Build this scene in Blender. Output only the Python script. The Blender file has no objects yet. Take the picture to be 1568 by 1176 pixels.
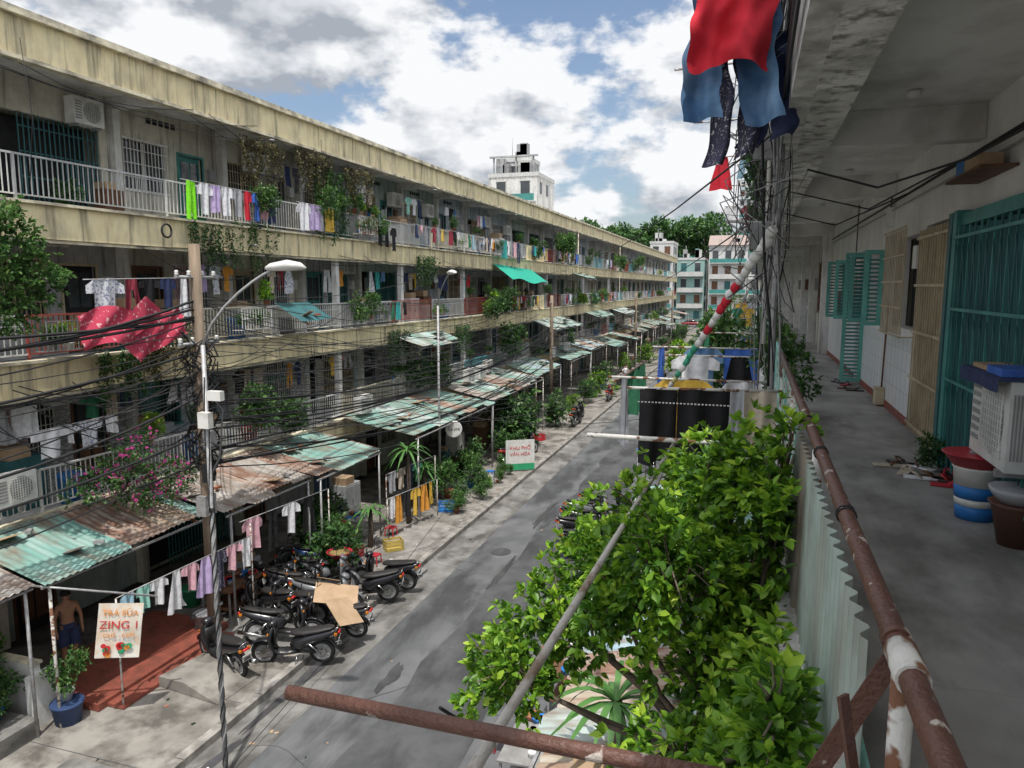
import bpy, math, random
import numpy as np
from mathutils import Vector, Matrix
R=random.Random(11)
S=bpy.context.scene
S.view_settings.view_transform='Standard'
S.view_settings.look='None'
S.view_settings.exposure=0
PI=math.pi

# ------------------------------------------------------------------ materials
MC={}
def mat(name,col,rough=.8,col2=None,scale=4.0,stretch=(1,1,1),lo=.4,hi=.65,dirt=0.0,dcol=(.05,.045,.04),dscale=1.2,dstretch=(1,1,.25),dlo=.42,dhi=.72,bump=0.0,bscale=40,metal=0.0,spec=.3,stain=0.0):
    if name in MC: return MC[name]
    m=bpy.data.materials.new(name); m.use_nodes=True
    nt=m.node_tree; N=nt.nodes; L=nt.links
    b=N['Principled BSDF']
    b.inputs['Roughness'].default_value=rough
    b.inputs['Metallic'].default_value=metal
    b.inputs['Specular IOR Level'].default_value=spec
    geo=N.new('ShaderNodeNewGeometry')
    def noise(sc,st,det=3):
        mp=N.new('ShaderNodeVectorMath'); mp.operation='MULTIPLY'
        mp.inputs[1].default_value=(sc*st[0],sc*st[1],sc*st[2])
        L.new(geo.outputs['Position'],mp.inputs[0])
        n=N.new('ShaderNodeTexNoise'); n.inputs['Scale'].default_value=1; n.inputs['Detail'].default_value=det
        n.inputs['Roughness'].default_value=.62
        L.new(mp.outputs[0],n.inputs['Vector'])
        return n.outputs['Fac']
    def ramp(f,a,c,k=1.0):
        r=N.new('ShaderNodeMapRange'); r.inputs['From Min'].default_value=a; r.inputs['From Max'].default_value=c; r.inputs['To Max'].default_value=k
        L.new(f,r.inputs['Value']); return r.outputs['Result']
    def mix(f,a,c):
        x=N.new('ShaderNodeMix'); x.data_type='RGBA'
        L.new(f,x.inputs[0])
        for sock,v in ((x.inputs[6],a),(x.inputs[7],c)):
            if isinstance(v,tuple): sock.default_value=(*v[:3],1)
            else: L.new(v,sock)
        return x.outputs[2]
    if col2 is None: col2=tuple(c*.8 for c in col)
    c=mix(ramp(noise(scale,stretch),lo,hi),col,col2)
    if dirt>0: c=mix(ramp(noise(dscale,dstretch,5),dlo,dhi,dirt),c,dcol)
    if stain>0: c=mix(ramp(noise(1.0,(5,5,.35),4),.53,.68,stain),c,tuple(q*.5 for q in dcol))
    L.new(c,b.inputs['Base Color'])
    if bump>0:
        bp=N.new('ShaderNodeBump'); bp.inputs['Strength'].default_value=bump; bp.inputs['Distance'].default_value=.01
        L.new(noise(bscale,(1,1,1),2),bp.inputs['Height']); L.new(bp.outputs[0],b.inputs['Normal'])
    MC[name]=m; return m

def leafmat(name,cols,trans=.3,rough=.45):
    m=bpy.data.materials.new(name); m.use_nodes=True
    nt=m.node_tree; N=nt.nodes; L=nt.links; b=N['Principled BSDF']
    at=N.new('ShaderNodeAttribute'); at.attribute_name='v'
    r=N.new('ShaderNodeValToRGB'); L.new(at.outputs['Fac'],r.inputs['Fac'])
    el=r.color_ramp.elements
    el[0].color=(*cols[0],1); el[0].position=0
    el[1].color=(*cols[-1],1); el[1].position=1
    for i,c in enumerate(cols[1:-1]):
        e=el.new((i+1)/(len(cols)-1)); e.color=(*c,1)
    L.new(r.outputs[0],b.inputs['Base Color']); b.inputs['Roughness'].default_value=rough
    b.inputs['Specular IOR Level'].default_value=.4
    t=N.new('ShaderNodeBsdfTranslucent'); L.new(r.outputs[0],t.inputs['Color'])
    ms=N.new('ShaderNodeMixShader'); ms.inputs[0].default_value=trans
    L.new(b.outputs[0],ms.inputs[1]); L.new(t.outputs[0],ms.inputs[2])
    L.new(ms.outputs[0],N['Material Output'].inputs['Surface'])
    return m

M=mat
cream=M('cream_paint',(.92,.80,.50),.85,(.84,.71,.43),2.5,dirt=.7,dcol=(.40,.35,.25),dscale=2.2,dstretch=(1,1,.4),dlo=.44,dhi=.72,bump=.3,stain=.75)
creamcap=M('cream_cap',(.84,.77,.57),.85,(.60,.54,.41),3,dirt=.85,dcol=(.15,.14,.12),dscale=3,dstretch=(1,.6,1),dlo=.44,dhi=.66)
ceilm=M('ceiling_plaster',(.76,.75,.73),.9,(.64,.63,.61),1.2,dirt=.6,dcol=(.30,.28,.24),dscale=1.3,dstretch=(1,.7,1),dlo=.46,dhi=.68)
agedc=M('aged_concrete',(.76,.75,.72),.95,(.24,.23,.21),7,lo=.50,hi=.66,dirt=.7,dcol=(.12,.115,.10),dscale=3,dstretch=(1,1,1),bump=.8,bscale=25)
fasc_r=M('weathered_fascia',(.78,.77,.75),.95,(.54,.53,.50),5,dirt=.8,dcol=(.14,.13,.12),dscale=3,dstretch=(1,1,.3),bump=.6)
corrfloor=M('corridor_floor',(.36,.35,.335),.65,(.23,.22,.205),1.3,lo=.35,hi=.7,dirt=.75,dcol=(.11,.105,.095),dscale=2.1,dstretch=(1,.5,1),dlo=.46,dhi=.66,bump=.3,bscale=60)
asph=M('asphalt',(.145,.148,.153),.7,(.10,.103,.107),.7,lo=.38,hi=.62,dirt=.85,dcol=(.045,.046,.049),dscale=.55,dstretch=(1.6,.45,1),dlo=.47,dhi=.60,bump=.4,bscale=90)
asph2=M('asphalt_patch',(.095,.097,.10),.7,(.065,.067,.07),1.2,dirt=.7,dcol=(.035,.035,.037),dscale=.8,dstretch=(1.5,.6,1),dlo=.46,dhi=.6,bump=.4,bscale=90)
gutter=M('gutter_concrete',(.24,.235,.22),.9,(.155,.15,.14),1.5,dirt=.85,dcol=(.07,.066,.06),dscale=1.1,dstretch=(1,.6,1),dlo=.45,dhi=.62,bump=.4)
pave=M('pavement_concrete',(.30,.28,.25),.9,(.19,.175,.155),1.1,dirt=.85,dcol=(.08,.073,.063),dscale=1.3,dstretch=(1,1,1),dlo=.45,dhi=.63,bump=.4)
kerbm=M('kerb_stone',(.36,.34,.31),.9,(.2,.19,.17),2,dirt=.7,dscale=3,dstretch=(1,1,1))
groundm=M('ground_soil',(.2,.19,.17),.95,(.14,.135,.12),.3)
redtile=M('red_tile',(.30,.085,.06),.5,(.20,.065,.045),5,dirt=.6,dcol=(.10,.05,.035),dscale=2,dstretch=(1,1,1))
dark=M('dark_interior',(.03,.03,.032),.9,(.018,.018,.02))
white=M('white_paint',(.80,.80,.78),.6,(.66,.66,.64),3,dirt=.55,dcol=(.32,.27,.21),dscale=3,dstretch=(1,1,.3))
whitetile=M('white_tile',(.80,.81,.81),.3,(.74,.75,.76),2,dirt=.2,dcol=(.4,.38,.35))
galv=M('galvanised',(.42,.43,.44),.5,(.29,.29,.29),12,metal=.3,dirt=.3,dcol=(.2,.13,.08),dscale=8,dstretch=(1,1,1))
kw=dict(stain=.7)
wallms=[M('wall_cream',(.64,.61,.50),.9,dirt=.6,dcol=(.19,.18,.15),**kw),M('wall_grey',(.46,.47,.47),.9,dirt=.6,dcol=(.14,.14,.14),**kw),M('wall_white',(.74,.73,.70),.85,dirt=.5,dcol=(.30,.28,.25),**kw),
        M('wall_green',(.44,.53,.49),.9,dirt=.55,dcol=(.14,.16,.15),**kw),M('wall_brick_grey',(.56,.56,.56),.9,(.28,.28,.29),9,stretch=(1,1,3),lo=.45,hi=.5,dirt=.45),M('wall_blue',(.47,.53,.58),.9,dirt=.55,dcol=(.17,.19,.2),**kw)]
corrw=M('corridor_plaster',(.80,.79,.77),.85,(.70,.69,.67),2,dirt=.45,dcol=(.42,.40,.36),dscale=1.2,dstretch=(1,1,.5))
teal=M('teal_paint',(.07,.29,.265),.5,(.05,.21,.195),3,dirt=.4,dcol=(.05,.09,.09),dscale=3)
tealL=M('teal_light',(.15,.44,.38),.5,(.11,.34,.30),3,dirt=.3,dcol=(.1,.18,.16))
tealD=M('teal_dark',(.045,.155,.165),.5,(.035,.11,.12),3,dirt=.3,dcol=(.03,.06,.06))
beige=M('beige_metal',(.56,.48,.33),.55,(.43,.35,.23),5,dirt=.45,dcol=(.18,.12,.08),dscale=5)
brown=M('brown_wood',(.16,.08,.045),.6,(.10,.05,.03),6)
woodp=M('pole_wood',(.30,.23,.165),.9,(.16,.12,.085),6,stretch=(1,1,.1),dirt=.5,dscale=3)
blackm=M('black_plastic',(.02,.02,.021),.35,(.015,.015,.015),spec=.5)
rubber=M('rubber',(.022,.022,.022),.85)
steel=M('steel',(.5,.5,.5),.25,metal=1.0)
seatm=M('seat_vinyl',(.03,.028,.027),.5)
cable=M('cable',(.025,.025,.027),.6)
cableg=M('cable_grey',(.30,.30,.30),.6)
rustm=M('rust_pipe',(.115,.050,.034),.55,(.46,.41,.36),14,lo=.62,hi=.65,stretch=(1,.6,1),dirt=.6,dcol=(.055,.025,.018),dscale=7,dstretch=(1,1,1),bump=.7,bscale=60,spec=.5)
rustw=M('rust_white_pipe',(.60,.59,.55),.7,(.19,.09,.05),10,lo=.50,hi=.56,stretch=(1,.5,1),bump=.5,bscale=50)
greyrust=M('grey_rust_pipe',(.40,.38,.35),.65,(.20,.15,.11),9,lo=.48,hi=.6,stretch=(1,.4,1),bump=.4,bscale=50)
rusttealp=M('teal_pipe_worn',(.20,.46,.40),.6,(.5,.5,.46),9,lo=.5,hi=.58)
sk=dict(dlo=.43,dhi=.62,dstretch=(.5,1.6,1))
rustsheet=M('rust_sheet',(.27,.16,.115),.85,(.40,.34,.29),3,lo=.42,hi=.6,stretch=(.5,2,1),dirt=.6,dcol=(.12,.06,.04),dscale=3,**sk)
greysheet=M('grey_sheet',(.42,.40,.37),.7,(.28,.24,.21),3,stretch=(.5,2,1),dirt=.7,dcol=(.16,.10,.07),dscale=2.5,**sk)
greensheet=M('green_sheet',(.17,.34,.295),.65,(.29,.42,.38),2.2,stretch=(.5,2,1),dirt=.85,dcol=(.20,.14,.10),dscale=1.8,**sk)
palesheet=M('pale_sheet',(.34,.46,.44),.65,(.44,.50,.48),2.5,dirt=.75,dcol=(.24,.17,.12),dscale=2,**sk)
yelsheet=M('yellowed_sheet',(.44,.40,.33),.7,(.34,.26,.19),3,stretch=(.5,2,1),dirt=.7,dcol=(.23,.12,.07),dscale=3,**sk)
blsheet=M('blue_sheet',(.28,.40,.46),.65,(.35,.44,.47),3,dirt=.65,dcol=(.2,.13,.09),dscale=3,**sk)
sheets=[greensheet,greensheet,palesheet,greysheet,rustsheet,greensheet,greysheet,blsheet,rustsheet]
terra=M('terracotta',(.36,.14,.08),.8,(.25,.10,.06))
bluep=M('blue_plastic',(.03,.18,.50),.4); redp=M('red_plastic',(.50,.035,.05),.4); whitep=M('white_plastic',(.74,.74,.71),.4,dirt=.3,dcol=(.45,.4,.3))
card=M('cardboard',(.44,.31,.20),.9,(.36,.25,.15),3)
bark=M('bark',(.15,.12,.09),.95,(.08,.062,.05),12,bump=.8,bscale=30)
skin=M('skin',(.40,.22,.14),.55,(.36,.19,.12)); hair=M('hair',(.012,.01,.009),.6)
def cloth(n,c,c2=None,sc=10,lo=.45,hi=.6): return M('cloth_'+n,c,.9,c2,sc,lo=lo,hi=hi)
C={'white':cloth('white',(.78,.78,.80)),'neon':cloth('neon',(.26,.85,.03)),'grey':cloth('grey',(.36,.37,.39)),'red':cloth('red',(.62,.03,.05),(.50,.025,.04),4),
'maroon':cloth('maroon',(.28,.04,.06)),'navy':cloth('navy',(.04,.055,.13)),'lilac':cloth('lilac',(.56,.44,.70)),'yellow':cloth('yellow',(.74,.48,.08)),
'pink':cloth('pink',(.72,.42,.48)),'black':cloth('black',(.02,.02,.022)),'sky':cloth('sky',(.38,.60,.72)),'teal':cloth('teal',(.06,.40,.38)),
'jeans':cloth('jeans',(.07,.16,.31),(.19,.32,.49),3.5,.4,.66),'orange':cloth('orange',(.66,.30,.05)),'floral':cloth('floral',(.46,.05,.09),(.66,.36,.38),9,.58,.62),
'print':cloth('print',(.72,.73,.76),(.25,.27,.38),16,.52,.58),'dots':cloth('dots',(.05,.05,.085),(.5,.48,.5),45,.58,.63),'tarp':cloth('tarp',(.03,.38,.27)),
'blue':cloth('blue',(.06,.15,.5)),'beige':cloth('beige',(.58,.5,.4)),'green':cloth('green',(.05,.22,.12)),'mint':cloth('mint',(.34,.66,.56))}

# ------------------------------------------------------------------ mesh builder
def setp(o,parent):
    S.collection.objects.link(o)
    if parent is not None: o.parent=parent
    return o
def empty(name,loc=(0,0,0),rz=0):
    e=bpy.data.objects.new(name,None); e.location=loc; e.rotation_euler=(0,0,rz); e.empty_display_size=.2
    S.collection.objects.link(e); return e
class MB:
    def __init__(s): s.v=[];s.f=[];s.m=[];s.s=[];s.mats=[]
    def mi(s,m):
        if m not in s.mats: s.mats.append(m)
        return s.mats.index(m)
    def face(s,idx,m,sm=False): s.f.append(idx);s.m.append(s.mi(m));s.s.append(sm)
    def box(s,x0,x1,y0,y1,z0,z1,m):
        if x0>x1:x0,x1=x1,x0
        if y0>y1:y0,y1=y1,y0
        if z0>z1:z0,z1=z1,z0
        b=len(s.v)
        s.v+=[(x0,y0,z0),(x1,y0,z0),(x1,y1,z0),(x0,y1,z0),(x0,y0,z1),(x1,y0,z1),(x1,y1,z1),(x0,y1,z1)]
        for q in ((3,2,1,0),(4,5,6,7),(0,1,5,4),(1,2,6,5),(2,3,7,6),(3,0,4,7)): s.face([b+i for i in q],m)
    def obox(s,c,sz,rot,m):
        b=len(s.v); Mx=rot
        for z in (-.5,.5):
            for (x,y) in ((-.5,-.5),(.5,-.5),(.5,.5),(-.5,.5)):
                p=Mx@Vector((x*sz[0],y*sz[1],z*sz[2]))+Vector(c); s.v.append(tuple(p))
        for q in ((3,2,1,0),(4,5,6,7),(0,1,5,4),(1,2,6,5),(2,3,7,6),(3,0,4,7)): s.face([b+i for i in q],m)
    def beam(s,p,q,w,h,m):
        p=Vector(p);q=Vector(q);d=q-p
        rot=d.to_track_quat('Y','Z').to_matrix()
        s.obox((p+q)/2,(w,d.length,h),rot,m)
    def quad(s,a,b,c,d,m):
        i=len(s.v); s.v+=[tuple(a),tuple(b),tuple(c),tuple(d)]; s.face([i,i+1,i+2,i+3],m)
    def tube(s,pts,r,m,n=6,caps=True,sm=True):
        pts=[Vector(p) for p in pts]; k=len(pts)
        rs=r if isinstance(r,(list,tuple)) else [r]*k
        b=len(s.v); ref=None
        for i,p in enumerate(pts):
            t=(pts[min(i+1,k-1)]-pts[max(i-1,0)]).normalized()
            if ref is None:
                ref=Vector((0,0,1)) if abs(t.z)<.9 else Vector((1,0,0))
            a=(ref-t*ref.dot(t)).normalized(); ref=a; c=t.cross(a)
            for j in range(n):
                an=2*PI*j/n; s.v.append(tuple(p+(a*math.cos(an)+c*math.sin(an))*rs[i]))
        for i in range(k-1):
            for j in range(n):
                s.face([b+i*n+j,b+i*n+(j+1)%n,b+(i+1)*n+(j+1)%n,b+(i+1)*n+j],m,sm)
        if caps:
            s.face([b+j for j in range(n)][::-1],m); s.face([b+(k-1)*n+j for j in range(n)],m)
    def loft(s,path,hw,hh,m,n=12,pw=1.0):
        k=len(path); b=len(s.v)
        for i,(x,z) in enumerate(path):
            x0,z0=path[max(i-1,0)]; x1,z1=path[min(i+1,k-1)]
            t=Vector((x1-x0,0,z1-z0)).normalized(); nn=Vector((-t.z,0,t.x))
            for j in range(n):
                an=2*PI*j/n; ca,sa=math.cos(an),math.sin(an)
                ca=math.copysign(abs(ca)**pw,ca); sa=math.copysign(abs(sa)**pw,sa)
                p=Vector((x,0,z))+Vector((0,hw[i]*ca,0))+nn*hh[i]*sa
                s.v.append(tuple(p))
        for i in range(k-1):
            for j in range(n):
                s.face([b+i*n+j,b+i*n+(j+1)%n,b+(i+1)*n+(j+1)%n,b+(i+1)*n+j],m,True)
        s.face([b+j for j in range(n)][::-1],m,True); s.face([b+(k-1)*n+j for j in range(n)],m,True)
    def lathe(s,prof,c,m,n=16,axis='z',sm=True):
        b=len(s.v);k=len(prof)
        for (r,z) in prof:
            for j in range(n):
                a=2*PI*j/n; x,y=r*math.cos(a),r*math.sin(a)
                if axis=='z': p=(c[0]+x,c[1]+y,c[2]+z)
                elif axis=='y': p=(c[0]+x,c[1]+z,c[2]+y)
                else: p=(c[0]+z,c[1]+x,c[2]+y)
                s.v.append(p)
        for i in range(k-1):
            for j in range(n):
                s.face([b+i*n+j,b+i*n+(j+1)%n,b+(i+1)*n+(j+1)%n,b+(i+1)*n+j],m,sm)
        s.face([b+j for j in range(n)][::-1],m); s.face([b+(k-1)*n+j for j in range(n)],m)
    def grid(s,fn,nu,nv,m,sm=True):
        b=len(s.v)
        for i in range(nu+1):
            for j in range(nv+1): s.v.append(tuple(fn(i/nu,j/nv)))
        for i in range(nu):
            for j in range(nv):
                a=b+i*(nv+1)+j; s.face([a,a+1,a+nv+2,a+nv+1],m,sm)
    def mesh(s,name):
        me=bpy.data.meshes.new(name); me.from_pydata(s.v,[],s.f)
        for m in s.mats: me.materials.append(m)
        me.polygons.foreach_set('material_index',s.m)
        me.polygons.foreach_set('use_smooth',s.s); me.update(); return me
    def build(s,name,parent=None,loc=(0,0,0),rz=0):
        o=bpy.data.objects.new(name,s.mesh(name)); o.location=loc; o.rotation_euler=(0,0,rz)
        return setp(o,parent)
def inst(name,me,loc,rz=0,sc=1,parent=None,rx=0,ry=0):
    o=bpy.data.objects.new(name,me); o.location=loc; o.rotation_euler=(rx,ry,rz)
    o.scale=(sc,sc,sc) if not isinstance(sc,tuple) else sc
    return setp(o,parent)

# ------------------------------------------------------------------ foliage
def leaf_mesh(name,P,Nn,k,ln,mt,seed,wr=.5,spread=.9,detail=True,vbias=None,droop=.15):
    rg=np.random.default_rng(seed); n=len(P)
    P=np.repeat(P,k,0); Nn=np.repeat(Nn,k,0); vb=np.repeat(vbias if vbias is not None else np.zeros(n),k)
    T=n*k
    d=Nn+rg.normal(0,spread,(T,3)); d/=np.linalg.norm(d,axis=1)[:,None]+1e-9
    up=np.tile([0,0,1.0],(T,1))+rg.normal(0,.5,(T,3))
    sd=np.cross(d,up); sd/=np.linalg.norm(sd,axis=1)[:,None]+1e-9
    no=np.cross(sd,d)
    no*=np.sign(no[:,2:3]+1e-6)
    L=ln*rg.uniform(.6,1.25,T)[:,None]; W=L*wr*rg.uniform(.8,1.2,T)[:,None]
    B=P+d*L*.15
    fold=rg.uniform(.05,.25,T)[:,None]
    if detail:
        pts=[B, B+d*L*.33+sd*W*.5+no*W*fold, B+d*L*.68+sd*W*.38+no*W*fold-no*L*droop*.4, B+d*L-no*L*droop,
             B+d*L*.68-sd*W*.38+no*W*fold-no*L*droop*.4, B+d*L*.33-sd*W*.5+no*W*fold]
        V=np.stack(pts,1).reshape(-1,3)
        base=(np.arange(T)*6)[:,None]
        F=np.concatenate([base+np.array([0,1,2,3]),base+np.array([0,3,4,5])],1).reshape(-1,4); fl=4; per=2
    else:
        pts=[B, B+d*L*.5+sd*W*.5, B+d*L-no*L*droop, B+d*L*.5-sd*W*.5]
        V=np.stack(pts,1).reshape(-1,3)
        F=(np.arange(T)*4)[:,None]+np.array([0,1,2,3]); fl=4; per=1
    me=bpy.data.meshes.new(name)
    me.vertices.add(len(V)); me.vertices.foreach_set('co',V.ravel())
    me.loops.add(F.size); me.loops.foreach_set('vertex_index',F.ravel().astype(np.int32))
    me.polygons.add(len(F)); me.polygons.foreach_set('loop_start',(np.arange(len(F))*fl).astype(np.int32))
    try: me.polygons.foreach_set('loop_total',np.full(len(F),fl,np.int32))
    except Exception: pass
    me.update(calc_edges=True)
    at=me.attributes.new('v','FLOAT','FACE')
    v=np.clip(rg.uniform(0,.55,T)+vb,0,1); at.data.foreach_set('value',np.repeat(v,per).astype(np.float32))
    me.materials.append(mt); me.update()
    return me
def crown(lobes,n,seed,gap=.25,shell=.35):
    rg=np.random.default_rng(seed)
    w=np.array([l[1][0]*l[1][1]+l[1][2]*l[1][1] for l in lobes]); w=w/w.sum()
    idx=rg.choice(len(lobes),n,p=w)
    c=np.array([l[0] for l in lobes],float)[idx]; r=np.array([l[1] for l in lobes],float)[idx]
    d=rg.normal(0,1,(n,3)); d/=np.linalg.norm(d,axis=1)[:,None]
    rad=rg.uniform(0,1,n)**shell
    bmp=1+.16*np.sin(d[:,0]*7+idx)+.13*np.sin(d[:,1]*9+2*idx)+.1*np.sin(d[:,2]*8)
    P=c+d*r*(rad*bmp)[:,None]
    sc=2.6/np.mean(r)
    msk=np.sin(P[:,0]*sc*1.3+1)*np.sin(P[:,1]*sc*1.7+2)*np.sin(P[:,2]*sc*1.5)
    keep=(msk>-gap)|(rg.uniform(0,1,n)<.25)
    P=P[keep]; d=d[keep]; rad=rad[keep]
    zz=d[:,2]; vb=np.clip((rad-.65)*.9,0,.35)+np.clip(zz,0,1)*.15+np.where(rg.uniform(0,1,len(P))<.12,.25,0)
    nn=d.copy(); nn[:,2]+=.45; nn/=np.linalg.norm(nn,axis=1)[:,None]
    return P,nn,vb
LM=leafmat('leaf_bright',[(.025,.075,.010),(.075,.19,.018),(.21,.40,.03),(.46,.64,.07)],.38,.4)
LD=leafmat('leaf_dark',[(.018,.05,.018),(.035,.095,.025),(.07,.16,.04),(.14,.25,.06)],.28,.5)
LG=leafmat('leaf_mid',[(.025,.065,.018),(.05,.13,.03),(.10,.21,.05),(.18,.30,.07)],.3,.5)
LB=leafmat('bougainvillea_bract',[(.50,.05,.25),(.72,.10,.42)],.4,.6)
LY=leafmat('leaf_dry',[(.10,.09,.05),(.18,.16,.07),(.24,.24,.10)],.3,.7)

def bushmesh(name,lobes,n,k,ln,mt,seed,det=False,gap=.3,spread=.9,droop=.15):
    P,N_,vb=crown(lobes,n,seed,gap); return leaf_mesh(name,P,N_,k,ln,mt,seed,detail=det,vbias=vb,spread=spread,droop=droop)
BUSH=[]
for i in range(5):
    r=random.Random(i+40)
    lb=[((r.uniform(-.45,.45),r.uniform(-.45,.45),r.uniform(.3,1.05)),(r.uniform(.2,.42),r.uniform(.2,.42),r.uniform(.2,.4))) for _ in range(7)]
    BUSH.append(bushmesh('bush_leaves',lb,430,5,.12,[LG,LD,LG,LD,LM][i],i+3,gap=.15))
def creeper_mesh(seed,mt):
    rg=np.random.default_rng(seed); P=[];N_=[]
    for s in range(26):
        x,y=rg.uniform(-.9,.9,2)*[1,.2]; L=rg.uniform(.3,1.3); q=int(L*22)
        for t in range(q): P.append((x+math.sin(t*.3+s)*.06,y+rg.normal(0,.03),-L*t/q)); N_.append((rg.normal(),rg.normal(),-.3))
    N_=np.array(N_);N_/=np.linalg.norm(N_,axis=1)[:,None]
    return leaf_mesh('creeper_leaves',np.array(P),N_,3,.09,mt,seed,detail=False,vbias=np.zeros(len(P)))
CREEP=[creeper_mesh(1,LG),creeper_mesh(2,LY),creeper_mesh(3,LD)]
def potmesh(m,r=.2,h=.3):
    b=MB(); b.lathe([(r*.65,0),(r*.95,h*.85),(r*1.08,h*.86),(r*1.08,h),(r*.9,h),(r*.88,h*.9)],(0,0,0),m,14); return b.mesh('pot')
POTS=[potmesh(terra),potmesh(bluep),potmesh(whitep),potmesh(M('pot_grey',(.3,.3,.29))),potmesh(terra)]
def plant(loc,sc=1.0,kind=None,pot=True,name='potted_plant'):
    e=empty(name,loc)
    if pot: inst('pot',R.choice(POTS),(0,0,0),0,sc*1.1,e)
    inst('foliage',BUSH[R.randrange(5) if kind is None else kind],(0,0,(.22 if pot else 0)*sc),R.uniform(0,6),(sc*R.uniform(.8,1.1),sc*R.uniform(.8,1.1),sc*R.uniform(.8,1.2)),e)
    return e

# ------------------------------------------------------------------ garments
def garment(kind,w,h,m,parent,loc,rz,fine=False):
    b=MB(); ph=R.uniform(0,6); amp=R.uniform(.02,.045)*(1.5 if fine else 1); K=3 if fine else 1
    def disp(x,t): return amp*math.sin(x/w*13+ph+t*1.5)*(.3+t)+.02*math.sin(x*31+ph)+((.018*math.sin(x*46+t*9+ph)+.02*math.sin(t*17+x*14+ph)+.012*math.sin(t*33-x*27)) if fine else 0)
    def strip(xl,xr,t0,t1,nu=8,nv=9):
        def fn(u,v):
            t=t0+(t1-t0)*v; a=xl(t);c=xr(t); x=a+(c-a)*u
            xx=x+((.02*math.sin(t*11+ph)+.012*math.sin(t*23+ph)) if fine else 0)
            return (xx,disp(x,t),-h*t+.015*math.sin(x*18+ph)*t+(.03*math.sin(x*9+ph)*t if fine else 0))
        b.grid(fn,nu*K,nv*K,m)
    if kind=='shirt':
        strip(lambda t:-w*(.30-.02*t),lambda t:w*(.30-.02*t),0.0,1.0)
        strip(lambda t:-w*.54 if t>.12 else -w*(.34+t*1.3),lambda t:-w*.295,.02,.36,3,5)
        strip(lambda t:w*.295,lambda t:w*.54 if t>.12 else w*(.34+t*1.3),.02,.36,3,5)
    elif kind=='dress':
        strip(lambda t:-w*(.22+.3*t),lambda t:w*(.22+.3*t),0,1)
    elif kind in('trousers','shorts'):
        cr=.3 if kind=='trousers' else .45
        strip(lambda t:-w*(.32+.1*t),lambda t:w*(.32+.1*t),0,cr,8,3)
        strip(lambda t:-w*(.32+.12*t),lambda t:-w*.03-w*.10*(t-cr),cr-.002,1,4,7)
        strip(lambda t:w*.03+w*.10*(t-cr),lambda t:w*(.32+.12*t),cr-.002,1,4,7)
    else:
        strip(lambda t:-w*.5,lambda t:w*.5,0,1)
    return b.build({'shirt':'shirt','dress':'dress','trousers':'trousers','shorts':'shorts'}.get(kind,'towel'),parent,loc,rz)
def laundry(p,q,items,gap=.03,rodm=None,name='laundry_line',rod=.012):
    p=Vector(p);q=Vector(q); d=q-p; L=d.length; u=d/L; rz=math.atan2(d.y,d.x)
    e=empty(name,tuple(p)); b=MB(); b.tube([(0,0,0),tuple(d)],rod,rodm or galv,6); b.build('rod',e)
    x=.1
    for it in items:
        k,w,h,c=it
        if x+w>L+.2: break
        o=u*(x+w/2); garment(k,w,h,C[c] if isinstance(c,str) else c,e,(o.x,o.y,o.z),rz+R.uniform(-.25,.25)); x+=w+gap
    return e
def ritems(n,small=False):
    out=[]
    for _ in range(n):
        k=R.choice(['shirt','shirt','trousers','towel','dress','shorts','shirt']); c=R.choice(list(C.keys())+['white','grey','black','navy','beige'])
        if c in('tarp','floral','neon'): c='white'
        if k=='shorts': out.append((k,.4,.4,c))
        else: out.append((k,R.uniform(.34,.6),R.uniform(.5,.85),c))
    return out

# ------------------------------------------------------------------ ground / road
b=MB(); b.quad((-900,-300,-.13),(900,-300,-.13),(900,1500,-.13),(-900,1500,-.13),groundm); b.build('ground')
b=MB(); b.quad((-9.0,-30,-.12),(-2.6,-30,-.12),(-2.6,152,-.12),(-9.0,152,-.12),asph)
b.quad((-70,152,-.12),(60,152,-.12),(60,163,-.12),(-70,163,-.12),asph)
b.quad((-9.0,-30,-.116),(-8.0,-30,-.116),(-7.95,152,-.116),(-9.0,152,-.116),gutter)
b.quad((-3.4,-30,-.116),(-2.6,-30,-.116),(-2.6,152,-.116),(-3.45,152,-.116),gutter)
def patch(cx,cy,rx,ry,m,z,seed):
    n=34; i=len(b.v)
    for j in range(n):
        a=2*PI*j/n; k=1+.18*math.sin(a*3+seed)+.12*math.sin(a*5+seed*2)+.08*math.sin(a*9+seed)
        b.v.append((cx+rx*k*math.cos(a),cy+ry*k*math.sin(a),z))
    b.face(list(range(i,i+n)),m)
wet=M('wet_stain',(.06,.06,.062),.15,(.09,.09,.092),2,spec=.6)
for i,(x,y,rx,ry) in enumerate([(-8.7,12.6,.12,1.9),(-7.0,13.2,.14,.6),(-6.6,19.4,.10,1.2),(-8.75,17.5,.10,1.2),(-6.9,25,.11,1.5),(-8.6,9.6,.10,.9)]):
    patch(x,y,rx,ry,wet,-.108-i*.0002,i)
i=len(b.v)
for k in range(81):
    y=3+k*1.1; b.v.append((-6.55+.10*math.sin(k*1.7)+.06*math.sin(k*3.1),y,-.1145)); b.v.append((-4.6+.1*math.sin(k*1.1),y,-.1145))
for k in range(80): b.face([i+2*k,i+2*k+1,i+2*k+3,i+2*k+2],asph2)
rc=random.Random(3)
for _ in range(16):
    x=rc.uniform(-8.4,-4); y=rc.uniform(9,45); a=rc.uniform(0,3.1)
    for k in range(9):
        nx=x+.28*math.cos(a);ny=y+.28*math.sin(a); sx,sy=-math.sin(a)*.006,math.cos(a)*.006
        b.quad((x-sx,y-sy,-.1125),(nx-sx,ny-sy,-.1125),(nx+sx,ny+sy,-.1125),(x+sx,y+sy,-.1125),asph2); x,y=nx,ny; a+=rc.uniform(-.6,.6)
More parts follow.
